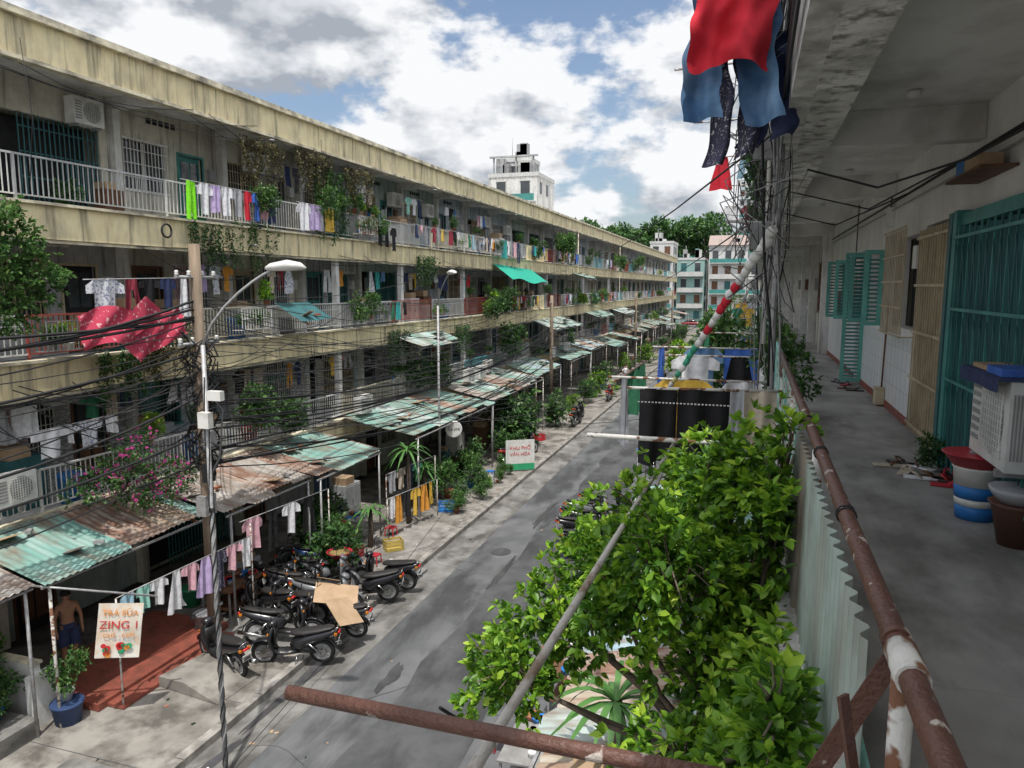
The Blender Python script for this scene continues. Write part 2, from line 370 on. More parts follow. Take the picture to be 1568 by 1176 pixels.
for y in (21,44,70): b.lathe([(.33,0),(.33,.006)],(-7.2,y,-.112),asph2,20)
for _ in range(60):
    x=rc.choice([rc.uniform(-9,-8.3),rc.uniform(-8.3,-3.5)]); y=rc.uniform(8,60); s_=rc.uniform(.02,.06)
    b.obox((x,y,-.105),(s_,s_*1.6,.006),Matrix.Rotation(rc.uniform(0,3),3,'Z'),rc.choice([white,card,card,LD,pave]))
b.build('road')
b=MB(); b.box(-16,-9.2,-30,152,-.12,.02,pave)
for i in range(150):
    y=-10+i*1.08
    b.box(-9.2,-9.0,y,y+1.06,-.12,.03,kerbm)
for i in range(60): b.box(-13.9,-9.22,-2+i*2.2,-1.985+i*2.2,.02,.0225,asph2)
for (x0,x1,y0,y1,m) in ((-10.9,-9.3,6.5,8.9,gutter),(-11.6,-9.5,13.2,17.8,gutter),(-10.8,-9.4,19,22.5,M('cement_patch',(.31,.295,.27),.9,(.2,.19,.175),2,dirt=.6)),(-11.5,-9.6,4,6.3,asph2)):
    b.box(x0,x1,y0,y1,.0226,.026,m)
for _ in range(70):
    s_=rc.uniform(.02,.07); b.obox((rc.uniform(-11.5,-9.3),rc.uniform(7,40),.03),(s_,s_*1.5,.008),Matrix.Rotation(rc.uniform(0,3),3,'Z'),rc.choice([white,card,LD,asph2,terra]))
b.build('pavement')
b=MB(); b.box(-2.4,2,-30,152,-.12,.02,pave)
for i in range(150):
    y=-10+i*1.08
    b.box(-2.6,-2.4,y,y+1.06,-.12,.03,kerbm)
b.build('pavement')

# ------------------------------------------------------------------ apartment blocks
ZL=[.15,3.3,6.5,9.7]; ZR=12.9
bars_c=[white,white,M('bars_blue',(.16,.46,.52),.5),white,M('bars_grey',(.4,.41,.41),.5),white,M('bars_red',(.4,.1,.08),.5),M('bars_cream',(.68,.63,.5),.5)]
doorc=[tealD,brown,teal,M('door_grey',(.35,.36,.37),.5),M('door_blue',(.12,.22,.34),.5),beige,brown]
glass=M('window_glass',(.05,.06,.065),.08,(.035,.04,.045),spec=.6)
def bay(W,D,XW,s,y0,y1,z0,h,wm,rnd,near):
    th=.15; t=XW; o=XW+s*th
    dl=rnd.random()<.5; dw=.95; ww=1.5
    if dl: da=y0+.45; wa=da+dw+.45
    else: wa=y0+.35; da=wa+ww+.45
    if wa+ww>y1-.15: ww=y1-.15-wa
    top=z0+h
    gate=rnd.random()<.3
    if gate:
        ga,gb=y0+.35,y1-.35; gz=z0+2.25
        W.box(t,o,y0,ga,z0,top,wm); W.box(t,o,gb,y1,z0,top,wm); W.box(t,o,ga,gb,gz,top,wm)
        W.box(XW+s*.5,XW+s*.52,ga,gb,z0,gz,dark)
        gc=rnd.choice([beige,teal,white,tealD,doorc[3]]); st=.13 if near else .3
        n=int((gb-ga)/st); skip=rnd.random()*.4
        for i in range(n+1):
            y=ga+i*st
            if (y-ga)/(gb-ga)<skip: continue
            D.box(XW+s*.03,XW+s*.05,y-.012,y+.012,z0+.02,gz,gc)
        for z in (z0+.3,z0+.85,z0+1.4,z0+1.95): D.box(XW+s*.055,XW+s*.06,ga+(gb-ga)*skip,gb,z,z+.03,gc)
        if rnd.random()<.5: D.box(XW+s*.3,XW+s*.31,ga+.9,ga+1.5,z0,z0+2,rnd.choice(wallms))
        return
    segs=sorted([(da,da+dw,'d'),(wa,wa+ww,'w')]); y=y0; wz0,wz1=z0+.95,z0+2.2; dz=z0+2.1
    for a,c,k in segs:
        W.box(t,o,y,a,z0,top,wm)
        if k=='d': W.box(t,o,a,c,dz,top,wm)
        else: W.box(t,o,a,c,z0,wz0,wm); W.box(t,o,a,c,wz1,top,wm)
        y=c
    W.box(t,o,y,y1,z0,top,wm)
    dc=rnd.choice(doorc)
    D.box(XW+s*.1,XW+s*.14,da,da+dw,z0,dz,dc if rnd.random()<.6 else dark)
    for (yy0,yy1,zz0,zz1) in ((da-.06,da,z0,dz+.06),(da+dw,da+dw+.06,z0,dz+.06),(da,da+dw,dz,dz+.06)):
        D.box(XW-s*.03,XW+s*.05,yy0,yy1,zz0,zz1,dc)
    if near:
        for q in (0.12,.52):
            D.box(XW+s*.085,XW+s*.1,da+.1+q*0.9,da+.1+q*.9+.3,z0+.25,z0+.95,dc); D.box(XW+s*.085,XW+s*.1,da+.1+q*.9,da+.1+q*.9+.3,z0+1.1,z0+1.95,glass)
    D.box(XW+s*.12,XW+s*.13,wa,wa+ww,wz0,wz1,glass if rnd.random()<.6 else dark)
    fc=rnd.choice([white,dc,beige,white])
    D.box(XW-s*.04,XW+s*.06,wa-.05,wa+ww+.05,wz0-.06,wz0,fc); D.box(XW-s*.04,XW+s*.06,wa-.05,wa+ww+.05,wz1,wz1+.05,fc)
    for q in (0,.5,1): D.box(XW+s*.06,XW+s*.09,wa+ww*q-.025,wa+ww*q+.025,wz0,wz1,fc)
    st=.12 if near else .28; y=wa
    while y<wa+ww:
        D.box(XW-s*.03,XW-s*.015,y-.009,y+.009,wz0,wz1,fc); y+=st
    for z in (wz0+.3,wz0+.65,wz0+1.0): D.box(XW-s*.045,XW-s*.031,wa,wa+ww,z,z+.02,fc)
    if rnd.random()<.35:
        D.box(XW+s*.105,XW+s*.115,wa,wa+ww*.5,wz0,wz1,C[rnd.choice(['white','pink','sky','beige','green'])])
    if near:
        D.box(XW-s*.12,XW-s*.003,y1-.55,y1-.3,z0+1.5,z0+1.85,rnd.choice([whitep,cableg,brown]))
        for q in range(5): D.box(XW-s*.012,XW-s*.003,y0+1.2+q*.22,y0+1.36+q*.22,top-.35,top-.2,dark)
        if rnd.random()<.5: D.box(XW-s*.06,XW-s*.003,y0+1.4,y0+2.5,top-.55,top-.5,white)
def railing(D,X,y0,y1,z,m,near,style):
    D.box(X-.02,X+.02,y0,y1,z+.88,z+.92,m); D.box(X-.015,X+.015,y0,y1,z+.1,z+.13,m)
    if style==1: D.box(X-.012,X+.012,y0,y1,z+.68,z+.70,m)
    st=.125 if near else .3; y=y0
    D.box(X-.025,X+.025,y0-.025,y0+.025,z,z+.92,m)
    while y<y1:
        D.box(X-.009,X+.009,y-.009,y+.009,z+.13,z+.88,m); y+=st
Ystart,nb,bw=3.2,35,4.0; Yend=Ystart+nb*bw
def block(name,XG,XW,s,seed,skipdetail=None):
    rnd=random.Random(seed); e=empty(name,(0,0,0))
    W=MB();D=MB();Sl=MB();Rl=MB()
    for li,z in enumerate(ZL):
        nz=(ZL+[ZR])[li+1]
        for i in range(nb):
            y0=Ystart+i*bw;y1=y0+bw; near=y0<45
            wm=rnd.choice(wallms)
            if skipdetail and li==skipdetail[0] and y0<skipdetail[1]: pass
            else: bay(W,D,XW,s,y0,y1,z,nz-z-.12,wm,rnd,near)
            if not(skipdetail and li==skipdetail[0] and y0<skipdetail[1]):
                W.box(XW-s*.22,XW-s*.002,y0-.1,y0+.1,z,nz-.4,wallms[2] if li else wallms[0])
            xe=XG+s*.02
            Sl.box(xe,XW-s*.004,y0-.1,y0+.1,nz-.4,nz-.121,ceilm)
            if li>0:
                railing(Rl,XG-s*.02 if s<0 else XG,y0,y1,z+.12,rnd.choice(bars_c),near,rnd.random()<.4) if not (skipdetail and li==skipdetail[0]) else None
    for li in (1,2,3):
        z=ZL[li]
        Sl.box(XG+s*.02,XW+s*.3,Ystart,Yend,z-.12,z,ceilm if not(s>0 and li==2) else corrfloor)
    Sl.box(XG+s*.02,XW+s*.3,Ystart,Yend,ZR-.12,ZR,ceilm)
    bk=MB(); bk.box(XW+s*.6,XW+s*9,Ystart,Yend,0,ZR+.1,wallms[0]); bk.box(XW+s*.31,XW+s*9.2,Ystart-.1,Yend+.1,ZR+.101,ZR+.2,agedc)
    bk.box(XW,XW+s*.6,Ystart-.2,Ystart-.002,0,ZR,wallms[0]); bk.box(XW,XW+s*.6,Yend+.002,Yend+.2,0,ZR,wallms[0])
    bk.build('rear_mass',e)
    W.build('walls',e);D.build('doors_and_windows',e);Rl.build('railings',e)
    return e,Sl
eL,Sl=block('apartment_block',-14.0,-15.6,-1,5)
for li in (1,2,3):
    z=ZL[li]
    for i in range(nb):
        y0=Ystart+i*bw; j=R.uniform(-.008,.008)
        Sl.box(-14.0,-13.86+j,y0+.006,y0+bw-.006,z-.62+j,z+.06,cream)
    Sl.box(-14.02,-13.78,Ystart,Yend,z+.062,z+.12,creamcap)
    Sl.box(-14.0,-13.9,Ystart,Yend,z-.70,z-.632,creamcap)
Sl.box(-14.0,-13.84,Ystart,Yend,ZR-.32,ZR+.42,cream); Sl.box(-14.04,-13.70,Ystart,Yend,ZR+.422,ZR+.56,creamcap)
Sl.box(-14.02,-13.78,Ystart,Yend,ZR-.40,ZR-.322,creamcap)
Sl.box(-23,-14.02,Ystart,Yend,ZR+.22,ZR+.26,agedc)
for y in (60,80): Sl.tube([(-13.8,y,.1),(-13.8,y,ZR)],.03,creamcap,6)
for y in (8,19.2,31,43,56,70): Sl.tube([(-13.82,y,ZR-.5),(-13.6,y,ZR-.52)],.03,cableg,6); Sl.tube([(-13.84,y-1,9.3),(-13.6,y-1,9.28)],.03,cableg,6)
Sl.box(-14.0,-13.9,46,50,9.82,10.75,cream); Sl.box(-14.0,-13.9,46,50,6.62,7.5,cream)
for y in (16.2,23.2,28.3,35.3,43.3,51.3,63.3,75.3): Sl.box(-14.22,-14.03,y-.1,y+.1,6.5,9.3,white); Sl.box(-14.22,-14.03,y-.1,y+.1,3.3,6.1,white)
Sl.build('slabs_and_fascia',eL)
eR,Sr=block('apartment_block',0.3,1.75,1,9,(2,17))
for li in (1,2,3):
    z=ZL[li]
    Sr.box(.17,.3,Ystart-8,Yend,z-.45,z+.04 if li!=3 else z+.14,fasc_r)
    Sr.box(.3,.55,Ystart-8,Yend,z-.45,z-.123,agedc)
Sr.box(.1,.3,Ystart-8,Yend,ZR-.35,ZR+.5,fasc_r)
Sr.box(.3,1.9,-6,Ystart-.003,6.38,6.5,corrfloor); Sr.box(.3,1.9,-6,Ystart-.003,9.58,9.7,ceilm)
for y in (1.2,): Sr.box(.55,1.746,y-.1,y+.1,9.3,9.578,ceilm)
Sr.build('slabs_and_fascia',eR)

# ---- right corridor, detailed wall
W=MB();X0,X1=1.75,1.9
zf=6.5; zt=9.58
def wseg(y0,y1,z0=zf,z1=zt,m=corrw): W.box(X0,X1,y0,y1,z0,z1,m)
wseg(-6,4.6)
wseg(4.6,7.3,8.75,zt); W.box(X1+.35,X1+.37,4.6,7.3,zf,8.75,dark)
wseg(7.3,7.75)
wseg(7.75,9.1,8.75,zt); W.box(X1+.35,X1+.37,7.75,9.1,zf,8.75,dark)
wseg(9.1,9.35)
wseg(9.35,10.75,zf,7.6); wseg(9.35,10.75,8.7,zt); W.box(X1+.05,X1+.07,9.35,10.75,7.6,8.7,dark)
wseg(10.75,11.7); wseg(11.7,12.9,zf,7.55); wseg(11.7,12.9,8.6,zt); W.box(X1+.05,X1+.07,11.7,12.9,7.55,8.6,glass)
wseg(12.9,13.3); wseg(13.3,14.3,8.7,zt); W.box(X1+.2,X1+.22,13.3,14.3,zf,8.7,dark)
wseg(14.3,15.2); wseg(15.2,16.2,zf,7.5);wseg(15.2,16.2,8.6,zt);W.box(X1+.05,X1+.07,15.2,16.2,7.5,8.6,dark)
wseg(16.2,19.2)
for a,c in ((9.12,13.28),(14.32,19.2)):
    W.box(X0-.015,X0-.001,a,c,zf+.1,7.5,whitetile); W.box(X0-.02,X0-.002,a,c,zf,zf+.098,redtile)
for i in range(17):
    W.box(X0-.0165,X0-.0152,9.12+i*.25,9.123+i*.25,zf+.1,7.5,galv)
for z in (6.85,7.1,7.35): W.box(X0-.0165,X0-.0152,9.12,13.28,z,z+.003,galv)
for i in range(11):
    y=4.75+i*.25; W.obox((X0-.0,y,7.55),(.02,.27,2.1),Matrix.Rotation(.45*(1 if i%2 else -1),3,'Z'),tealD)
for i in range(16):
    y=4.72+i*.165
    W.beam((X0-.12,y,zf+.05),(X0-.12,y,8.6),.012,.016,teal if i%2 else tealD)
for z in (6.7,7.3,7.9,8.5): W.box(X0-.145,X0-.131,4.65,7.3,z,z+.025,teal)
for i in range(15):
    for z in (6.75,7.35,7.95):
        y=4.72+i*.165; W.beam((X0-.127,y,z),(X0-.127,y+.165,z+.5),.006,.012,tealD)
W.box(X0-.08,X0+.05,4.6,7.3,8.62,8.72,teal); W.box(X0-.12,X0+.08,7.3,7.42,zf,8.75,teal); W.box(X0-.1,X0+.08,7.55,7.68,zf,8.75,tealD)
W.box(1.62,1.72,7.44,7.48,zf+.05,8.55,tealD)
W.box(1.5,1.745,6.2,7.2,8.95,8.97,brown); W.box(1.54,1.7,6.4,6.8,8.972,9.08,card); W.box(1.55,1.7,6.85,7.1,8.972,9.12,bluep)
for i in range(12):
    y=7.85+i*.11
    W.box(X0-.05,X0-.035,y-.02,y+.02,zf+.04,8.7,beige)
    W.box(X0-.065,X0-.051,y+.03,y+.04,zf+.04,8.7,beige)
for z in (6.6,7.1,7.6,8.1,8.6): W.box(X0-.078,X0-.0665,7.8,9.15,z,z+.03,beige)
for i in range(14): W.box(X0-.15,X0-.138,9.37+i*.105,9.380+i*.105,7.55,8.75,beige)
for z in (7.52,7.85,8.15,8.45,8.76): W.box(X0-.165,X0-.151,9.33,10.8,z,z+.02,beige)
W.tube([(X0-.15,9.34,7.53),(X0,9.34,7.53)],.008,beige,5); W.tube([(X0-.15,10.79,7.53),(X0,10.79,7.53)],.008,beige,5)
def shutter(y,z0,z1,w=.5):
    W.box(X0-w,X0-.01,y,y+.03,z0,z0+.06,tealL); W.box(X0-w,X0-.01,y,y+.03,z1-.06,z1,tealL)
    W.box(X0-w,X0-w+.06,y,y+.03,z0+.06,z1-.06,tealL); W.box(X0-.07,X0-.01,y,y+.03,z0+.06,z1-.06,tealL)
    n=int((z1-z0-.12)/.06)
    for i in range(n): W.obox((X0-w/2-.005,y+.015,z0+.09+i*.06),(w-.1,.035,.01),Matrix.Rotation(.6,3,'X'),teal)
shutter(11.68,7.55,8.62,.26); shutter(12.92,7.55,8.62,.3); shutter(13.27,6.55,8.65,.34); shutter(15.2,7.5,8.6,.3); shutter(16.22,7.5,8.6,.35)
for i in range(8): W.lathe([(.05,0),(.05,-.03),(.02,-.05)],(1.1,2.5+i*4,9.575),white,12)
W.tube([(1.70,4.2,9.2),(1.70,19,9.2)],.015,cable,5); W.tube([(1.71,4.2,9.1),(1.71,19,9.12)],.01,cableg,5)
for (y,z) in ((11.2,8.9),(14.7,8.2),(9.22,8.3)): W.box(X0-.08,X0-.002,y-.1,y+.1,z,z+.25,whitep)
W.tube([(1.73,11.3,9.55),(1.72,11.3,8.9)],.01,cable,5); W.tube([(1.73,14.7,9.55),(1.72,14.7,8.4)],.01,cable,5)
W.tube([(1.70,11.0,6.55),(1.73,11.05,7.9)],.012,brown,6); W.box(1.62,1.73,10.9,11.1,6.52,6.75,beige)
W.box(X0-.02,X0-.003,14.5,14.8,7.9,8.3,M('calendar',(.7,.4,.3),.7)); W.box(X0-.08,X0-.005,16.7,16.95,7.6,8.0,redp)
W.build('corridor_wall',eR)
b=MB()
b.tube([(.3,-1.0,7.4),(.3,1.45,7.4),(.302,4.4,7.4),(.3,8.2,7.41)],.025,rustm,14); b.tube([(.3,8.2,7.41),(.3,60,7.41)],.025,rusttealp,8)
b.tube([(.3,1.40,7.4),(.3,1.52,7.4)],.031,rustw,14); b.tube([(.3,1.55,7.4),(.3,1.58,7.4)],.030,rustm,14)
for i in range(30):
    y=1.48+i*2.0
    b.tube([(.3,y,6.5),(.3,y,7.38)],.022,rustw if i<4 else rusttealp,8)
b.tube([(.3,1.48,6.95),(.3,60,6.95)],.014,rusttealp,6); b.tube([(.3,-1,6.62),(.3,60,6.62)],.016,rustw,6)
y=4.9
while y<50:
    b.tube([(.3,y,6.62),(.3,y,7.4)],.008,rusttealp if R.random()<.8 else rustw,5,False); y+=.13 if y<25 else .3
b.beam((.3,1.6,7.34),(.08,1.62,6.85),.008,.04,rustm); b.beam((.31,1.66,7.30),(.14,1.70,6.8),.035,.008,rustw)
b.beam((.3,1.42,6.7),(.2,1.5,7.3),.03,.008,rustm)
for y in (2.4,3.3,4.1): b.tube([(.3+.028*math.cos(a),y+.004*a,7.4+.028*math.sin(a)) for a in [k*.6 for k in range(24)]],.003,cable,4)
b.build('balustrade',eR)
def corrugated(b,A,B,Cc,D,mats,amp=.018,wl=.13,samp=4,seg=1.0):
    A,B,Cc,D=map(Vector,(A,B,Cc,D)); L=(B-A).length; nw=max(1,int(L/wl)); n=nw*samp
    nrm=((B-A).cross(D-A)).normalized()
    if nrm.z<0: nrm=-nrm
    mi=[mats[int(q)%len(mats)] for q in range(200)]
    k=len(b.v)
    jit=[R.uniform(-.16,.16) for _ in range(100)]
    for i in range(n+1):
        u=i/n; p=A.lerp(B,u); q=D.lerp(Cc,u); o=nrm*(amp*math.sin(2*PI*i/samp))
        sgm=int(u*L/seg); ext=(q-p).normalized()*jit[sgm%100]+nrm*abs(jit[(sgm+7)%100])*.35
        mid=(p+q)/2+Vector((0,0,-.02+.02*math.sin(u*L*2.1)))+nrm*abs(jit[(sgm+3)%100])*.2
        for w in (p+o,mid+o,q+o+ext): b.v.append(tuple(w))
    for i in range(n):
        m=mi[int((i/n)*L/seg)]
        for j in (0,1): b.face([k+i*3+j,k+i*3+j+1,k+(i+1)*3+j+1,k+(i+1)*3+j],m,True)
b=MB(); corrugated(b,(.27,1.7,7.33),(.27,4.4,7.33),(.27,4.4,6.1),(.27,1.7,6.1),[M('cladding',(.38,.47,.43),.5,(.28,.33,.30),3,dirt=.7,dcol=(.22,.13,.09))],.014,.1,6)
b.build('corrugated_panel')
b=MB()
b.tube([(.3,1.32,7.2),(-.2,1.315,7.2),(-.95,1.31,7.205)],.0165,rustm,12)
b.tube([(-.64,1.74,6.86),(-.55,6.2,6.86)],.016,greyrust,10)
b.lathe([(.018,0),(.018,.12),(.021,.12),(.021,.15)],(-.64,1.62,6.86),greyrust,12,'y')
b.tube([(-.62,1.75,6.88),(-.6,1.35,7.21)],.004,cable,5); b.tube([(-.55,6.1,6.87),(-.55,6.05,7.25)],.005,cable,5)
b.tube([(.3,5.05,7.06),(-1.08,5.05,7.06)],.017,rustw,10)
b.build('drying_rack')
b=MB(); P0=Vector((.12,5.5,8.5)); P1=Vector((-.74,6.3,7.1)); yw=M('ylw_wrap',(.66,.58,.25),.6); tg=M('wrap_green',(.06,.36,.22),.6)
cs=[white]*7+[C['red'],white,C['red'],C['red'],white,white,C['red'],white,white]+[tg,tg,tg,white,tg]+[yw,white,yw,yw,white]
n=len(cs)
for i in range(n):
    a=P0.lerp(P1,i/n); c=P0.lerp(P1,(i+1)/n); r0=.036-.024*i/n+R.uniform(-.004,.005); sw=Vector((R.uniform(-.008,.008),0,R.uniform(-.008,.008))); b.tube([a,a.lerp(c,.5)+sw,c],[r0,r0*1.18,r0*.9],cs[i],9)
b.build('flag_pole')
e=empty('hanging_laundry',(0,0,0))
b=MB(); b.tube([(.2,5.0,10.35),(-.9,5.0,10.35)],.015,galv,8); b.tube([(-.5,4.95,10.37),(-.1,4.95,10.32)],.006,cable,5)
b.build('rod',e)
garment('shirt',.84,.91,C['red'],e,(-.19,4.90,10.34),.08,True)
garment('trousers',.70,1.12,C['jeans'],e,(-.19,5.04,10.26),-.05,True)
garment('trousers',.36,1.22,C['dots'],e,(-.17,5.16,10.14),.15,True)
garment('shorts',.4,.7,C['navy'],e,(.06,5.3,9.75),.3,True)
laundry((-.95,6.0,7.28),(.25,6.15,7.28),[('towel',.30,.62,'black'),('towel',.42,.70,'black'),('towel',.1,.5,'grey'),('towel',.25,.5,'beige')],.0,rodm=rustw)
b=MB()
for i in range(26): b.box(-.86+i*.028,-.845+i*.028,5.955,5.96,7.17,7.18,white)
b.build('lace_trim',bpy.data.objects['laundry_line'],(.95,-6.0,-7.28))
b=MB()
for i in range(30):
    x=R.uniform(.03,.22); y=R.uniform(5.4,7.6); pts=[]; z0=R.choice([6.2,7.4,8,8.6,9])
    for k in range(15):
        z=z0+k*(13.5-z0)/14; pts.append((x+.05*math.sin(k*.9+i)+R.uniform(-.02,.02),y+.08*math.sin(k*.7+i*2),z))
    b.tube(pts,R.choice([.004,.006,.010]),cable if R.random()<.5 else cableg,5)
for i in range(34):
    z=R.uniform(7.8,12.5); b.tube([(R.uniform(-.25,.3),R.uniform(4.8,7.4),z+.25*math.sin(k*2+i)) for k in range(6)],.004,cable if i%2 else cableg,4)
b.tube([(.17,6.6,3),(.17,6.6,13.2)],.028,galv,8); b.tube([(.10,6.9,7.6),(.06,6.9,13.2)],.022,white,8)
for z in (8.6,9.3,10.3,11.2): b.tube([(.25,6.4,z),(-.25,6.6,z+.05)],.012,galv,6); b.tube([(.25,6.4,z-.3),(-.25,6.6,z+.05)],.008,galv,6); b.box(-.05,.1,6.3,6.4,z-.2,z,R.choice([cableg,whitep,blackm]))
for i in range(9):
    z=R.uniform(9.3,9.8); pts=[(.14,2+k*4,z-.12*math.sin(k*1.3+i)) for k in range(20)]; b.tube(pts,.009,cable,5)
b.tube([(1.68,3.0,9.1),(1.3,5.6,8.93),(.9,6.6,8.88),(.4,7.0,9.1)],.009,cable,6)
b.tube([(1.7,5,9.15),(1.1,8.6,8.9),(.35,9,9.15)],.008,cable,5); b.tube([(1.7,10,9.2),(1.1,12,9.0),(.35,12,9.2)],.01,cable,5)
b.build('cable_bundle')
for i,y in enumerate((6.2,8.3,11,14,18,22.5,27)):
    laundry((.1,y,10.4),(-.9,y+.1,10.4),ritems(2) if i in(3,5) else [],rodm=rustw,name='laundry_pole')
for y,z in ((7.4,9.4),(9.5,8.8),(12.5,9.2),(16.5,8.5),(8.2,10.6)):
    inst('creeper',R.choice([CREEP[0],CREEP[2]]),(.0,y,z+1.2),R.uniform(1.2,1.8),.8)

# ------------------------------------------------------------------ corridor objects
def acmesh():
    b=MB(); b.box(-.14,.14,-.4,.4,0,.58,whitep)
    b.lathe([(.23,0),(.235,.012),(.22,.014),(.21,.004)],(-.141,-.08,.29),cableg,24,'x')
    for i in range(9): b.box(-.158,-.150,-.3+i*.05,-.292+i*.05,.08,.5,whitep)
    for i in range(10): b.box(-.158,-.149,-.32,.16,.08+i*.045,.085+i*.045,whitep)
    for i in range(7): b.box(-.148,-.141,.2,.36,.1+i*.06,.13+i*.06,cableg)
    for i in range(12): b.box(-.12+i*.02,-.112+i*.02,-.408,-.401,.08,.5,cableg)
    b.box(-.16,.16,-.3,-.26,-.05,-.002,galv); b.box(-.16,.16,.26,.3,-.05,-.002,galv); return b.mesh('air_conditioner')
AC=acmesh()
inst('air_conditioner',AC,(1.62,5.45,6.98),0,.96)
b=MB(); b.box(1.42,1.75,5.05,5.9,7.54,7.56,C['navy']); b.box(1.44,1.7,5.1,5.4,7.562,7.61,C['blue']); b.box(1.46,1.7,5.42,5.8,7.562,7.59,card)
b.grid(lambda u,v:(1.412-.01*math.sin(v*9),5.05+.85*v,7.55-.08*u),2,8,C['navy']); b.build('folded_cloth')
b=MB(); b.lathe([(.12,0),(.13,.10)],(0,0,0),bluep,20); b.lathe([(.131,0.10),(.135,.15)],(0,0,0),whitep,20); b.lathe([(.136,.15),(.14,.24)],(0,0,0),bluep,20); b.lathe([(.141,.24),(.15,.35),(.158,.36),(.158,.37),(.14,.37)],(0,0,0),whitep,20); b.build('plastic_bucket',None,(1.53,5.75,6.5))
b=MB(); b.lathe([(.15,0),(.21,.08),(.22,.085),(.2,.085)],(0,0,0),redp,22); b.build('wash_basin',None,(1.52,5.75,6.875))
b=MB(); b.lathe([(.10,0),(.15,.25),(.17,.27),(.15,.27)],(0,0,0),M('brown_pot',(.14,.07,.05),.5),18); b.build('flower_pot',None,(1.62,5.2,6.5))
b=MB(); b.lathe([(.12,0),(.16,.06),(.17,.09),(.16,.09)],(0,0,0),M('grey_basin',(.45,.46,.48),.5),20); b.build('wash_basin',None,(1.62,5.2,6.775))
def shoe(loc,rz,m,m2):
    b=MB()
    def outl(t): return .038+.012*math.sin(t*PI*1.0)-.018*(1-abs(2*t-1))**2*.6
    k=len(b.v); n=12
    for s_ in (0,1):
        for i in range(n+1): t=i/n; b.v.append((-outl(t),t*.26-.13,0 if not s_ else .018))
        for i in range(n,-1,-1): t=i/n; b.v.append((outl(t),t*.26-.13,0 if not s_ else .018))
    q=2*(n+1); b.face(list(range(k,k+q))[::-1],m); b.face(list(range(k+q,k+2*q)),m)
    for i in range(q): b.face([k+i,k+(i+1)%q,k+q+(i+1)%q,k+q+i],m,True)
    b.tube([(-.042,.0,.018),(-.02,.05,.05),(0,.07,.055),(.02,.05,.05),(.042,.0,.018)],.009,m2,6)
    return b.build('sandal',None,loc,rz)
for i,(x,y,m,m2) in enumerate([(1.22,7.2,C['beige'],brown),(1.32,7.0,C['beige'],C['beige']),(1.40,6.8,C['white'],C['beige']),(1.5,6.85,brown,brown),(1.6,6.75,blackm,redp),(1.64,6.95,blackm,redp),(1.56,6.6,redp,redp),(1.35,7.35,blackm,brown),(1.48,7.2,C['white'],brown),(1.45,12.6,brown,blackm),(1.55,12.4,blackm,blackm),(1.4,13.4,blackm,blackm),(1.5,13.1,redp,blackm)]):
    shoe((x,y,6.503),R.uniform(-1.8,1.8),m,m2)
plant((1.55,7.2,6.5),.22,1,False,'potted_plant')
for y in (15.5,18,22,26): plant((.5,y,6.5),.7,None)
plant((.42,9.8,6.5),.6,0)

# ------------------------------------------------------------------ foreground tree
lob=[((-.05,4.15,7.0),(.36,.4,.36)),((.14,3.75,6.98),(.24,.36,.32)),((-.55,4.3,6.68),(.40,.42,.36)),((-.38,3.6,6.76),(.36,.38,.32)),
 ((-1.0,4.0,6.18),(.40,.42,.28)),((-1.35,3.9,5.82),(.27,.3,.24)),((.08,2.8,6.25),(.22,.3,.24)),((-.22,2.95,6.12),(.26,.26,.17)),
 ((-.25,4.9,6.85),(.3,.34,.28)),((.12,3.2,6.35),(.2,.36,.34)),((-.78,4.25,6.45),(.34,.36,.28)),((-.1,4.0,6.5),(.32,.45,.34)),((-1.15,3.65,5.95),(.26,.28,.2)),((.0,2.55,6.1),(.3,.25,.2)),
 ((.02,3.3,5.95),(.3,.36,.26)),((-.15,3.6,6.15),(.34,.4,.26)),((.1,3.9,6.3),(.3,.45,.34)),((-.6,3.7,6.42),(.3,.3,.22)),((.1,4.4,6.1),(.4,.5,.4)),((.05,2.9,5.7),(.3,.3,.22)),
 ((.12,2.15,6.80),(.10,.32,.20)),((.14,2.7,6.62),(.10,.3,.22)),((.24,4.1,7.22),(.24,.36,.22)),((.02,2.3,6.4),(.2,.3,.25))]
e=empty('tree',(0,0,0))
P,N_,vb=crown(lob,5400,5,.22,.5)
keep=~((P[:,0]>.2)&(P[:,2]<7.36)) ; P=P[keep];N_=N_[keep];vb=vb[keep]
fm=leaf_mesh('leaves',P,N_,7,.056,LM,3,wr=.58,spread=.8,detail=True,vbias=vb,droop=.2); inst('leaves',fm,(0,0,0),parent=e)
b=MB(); tb=Vector((-.35,4.9,0)); fork=Vector((-.12,3.9,5.5))
b.tube([tb,(-.4,4.7,1.5),(-.3,4.3,3.4),tuple(fork)],[.13,.11,.08,.05],bark,10)
for i,(c,r) in enumerate(lob):
    c=Vector(c); m1=fork.lerp(c,.5)+Vector((R.uniform(-.08,.08),R.uniform(-.08,.08),-.04))
    b.tube([fork,fork.lerp(m1,.5)+Vector((.02,.03,-.03)),m1,c],[.028,.022,.016,.008] if i not in (4,0) else [.045,.038,.026,.012],bark,7)
    for k in range(10):
        d=Vector((R.gauss(0,1),R.gauss(0,1),R.gauss(.3,1))).normalized(); q=c+Vector((d.x*r[0],d.y*r[1],d.z*r[2]))*.9
        if q.x>.22: q.x=.2
        b.tube([m1.lerp(c,.6),(c+q)/2+Vector((0,0,.04)),q],[.008,.005,.003],bark,5,False)
b.build('trunk',e)

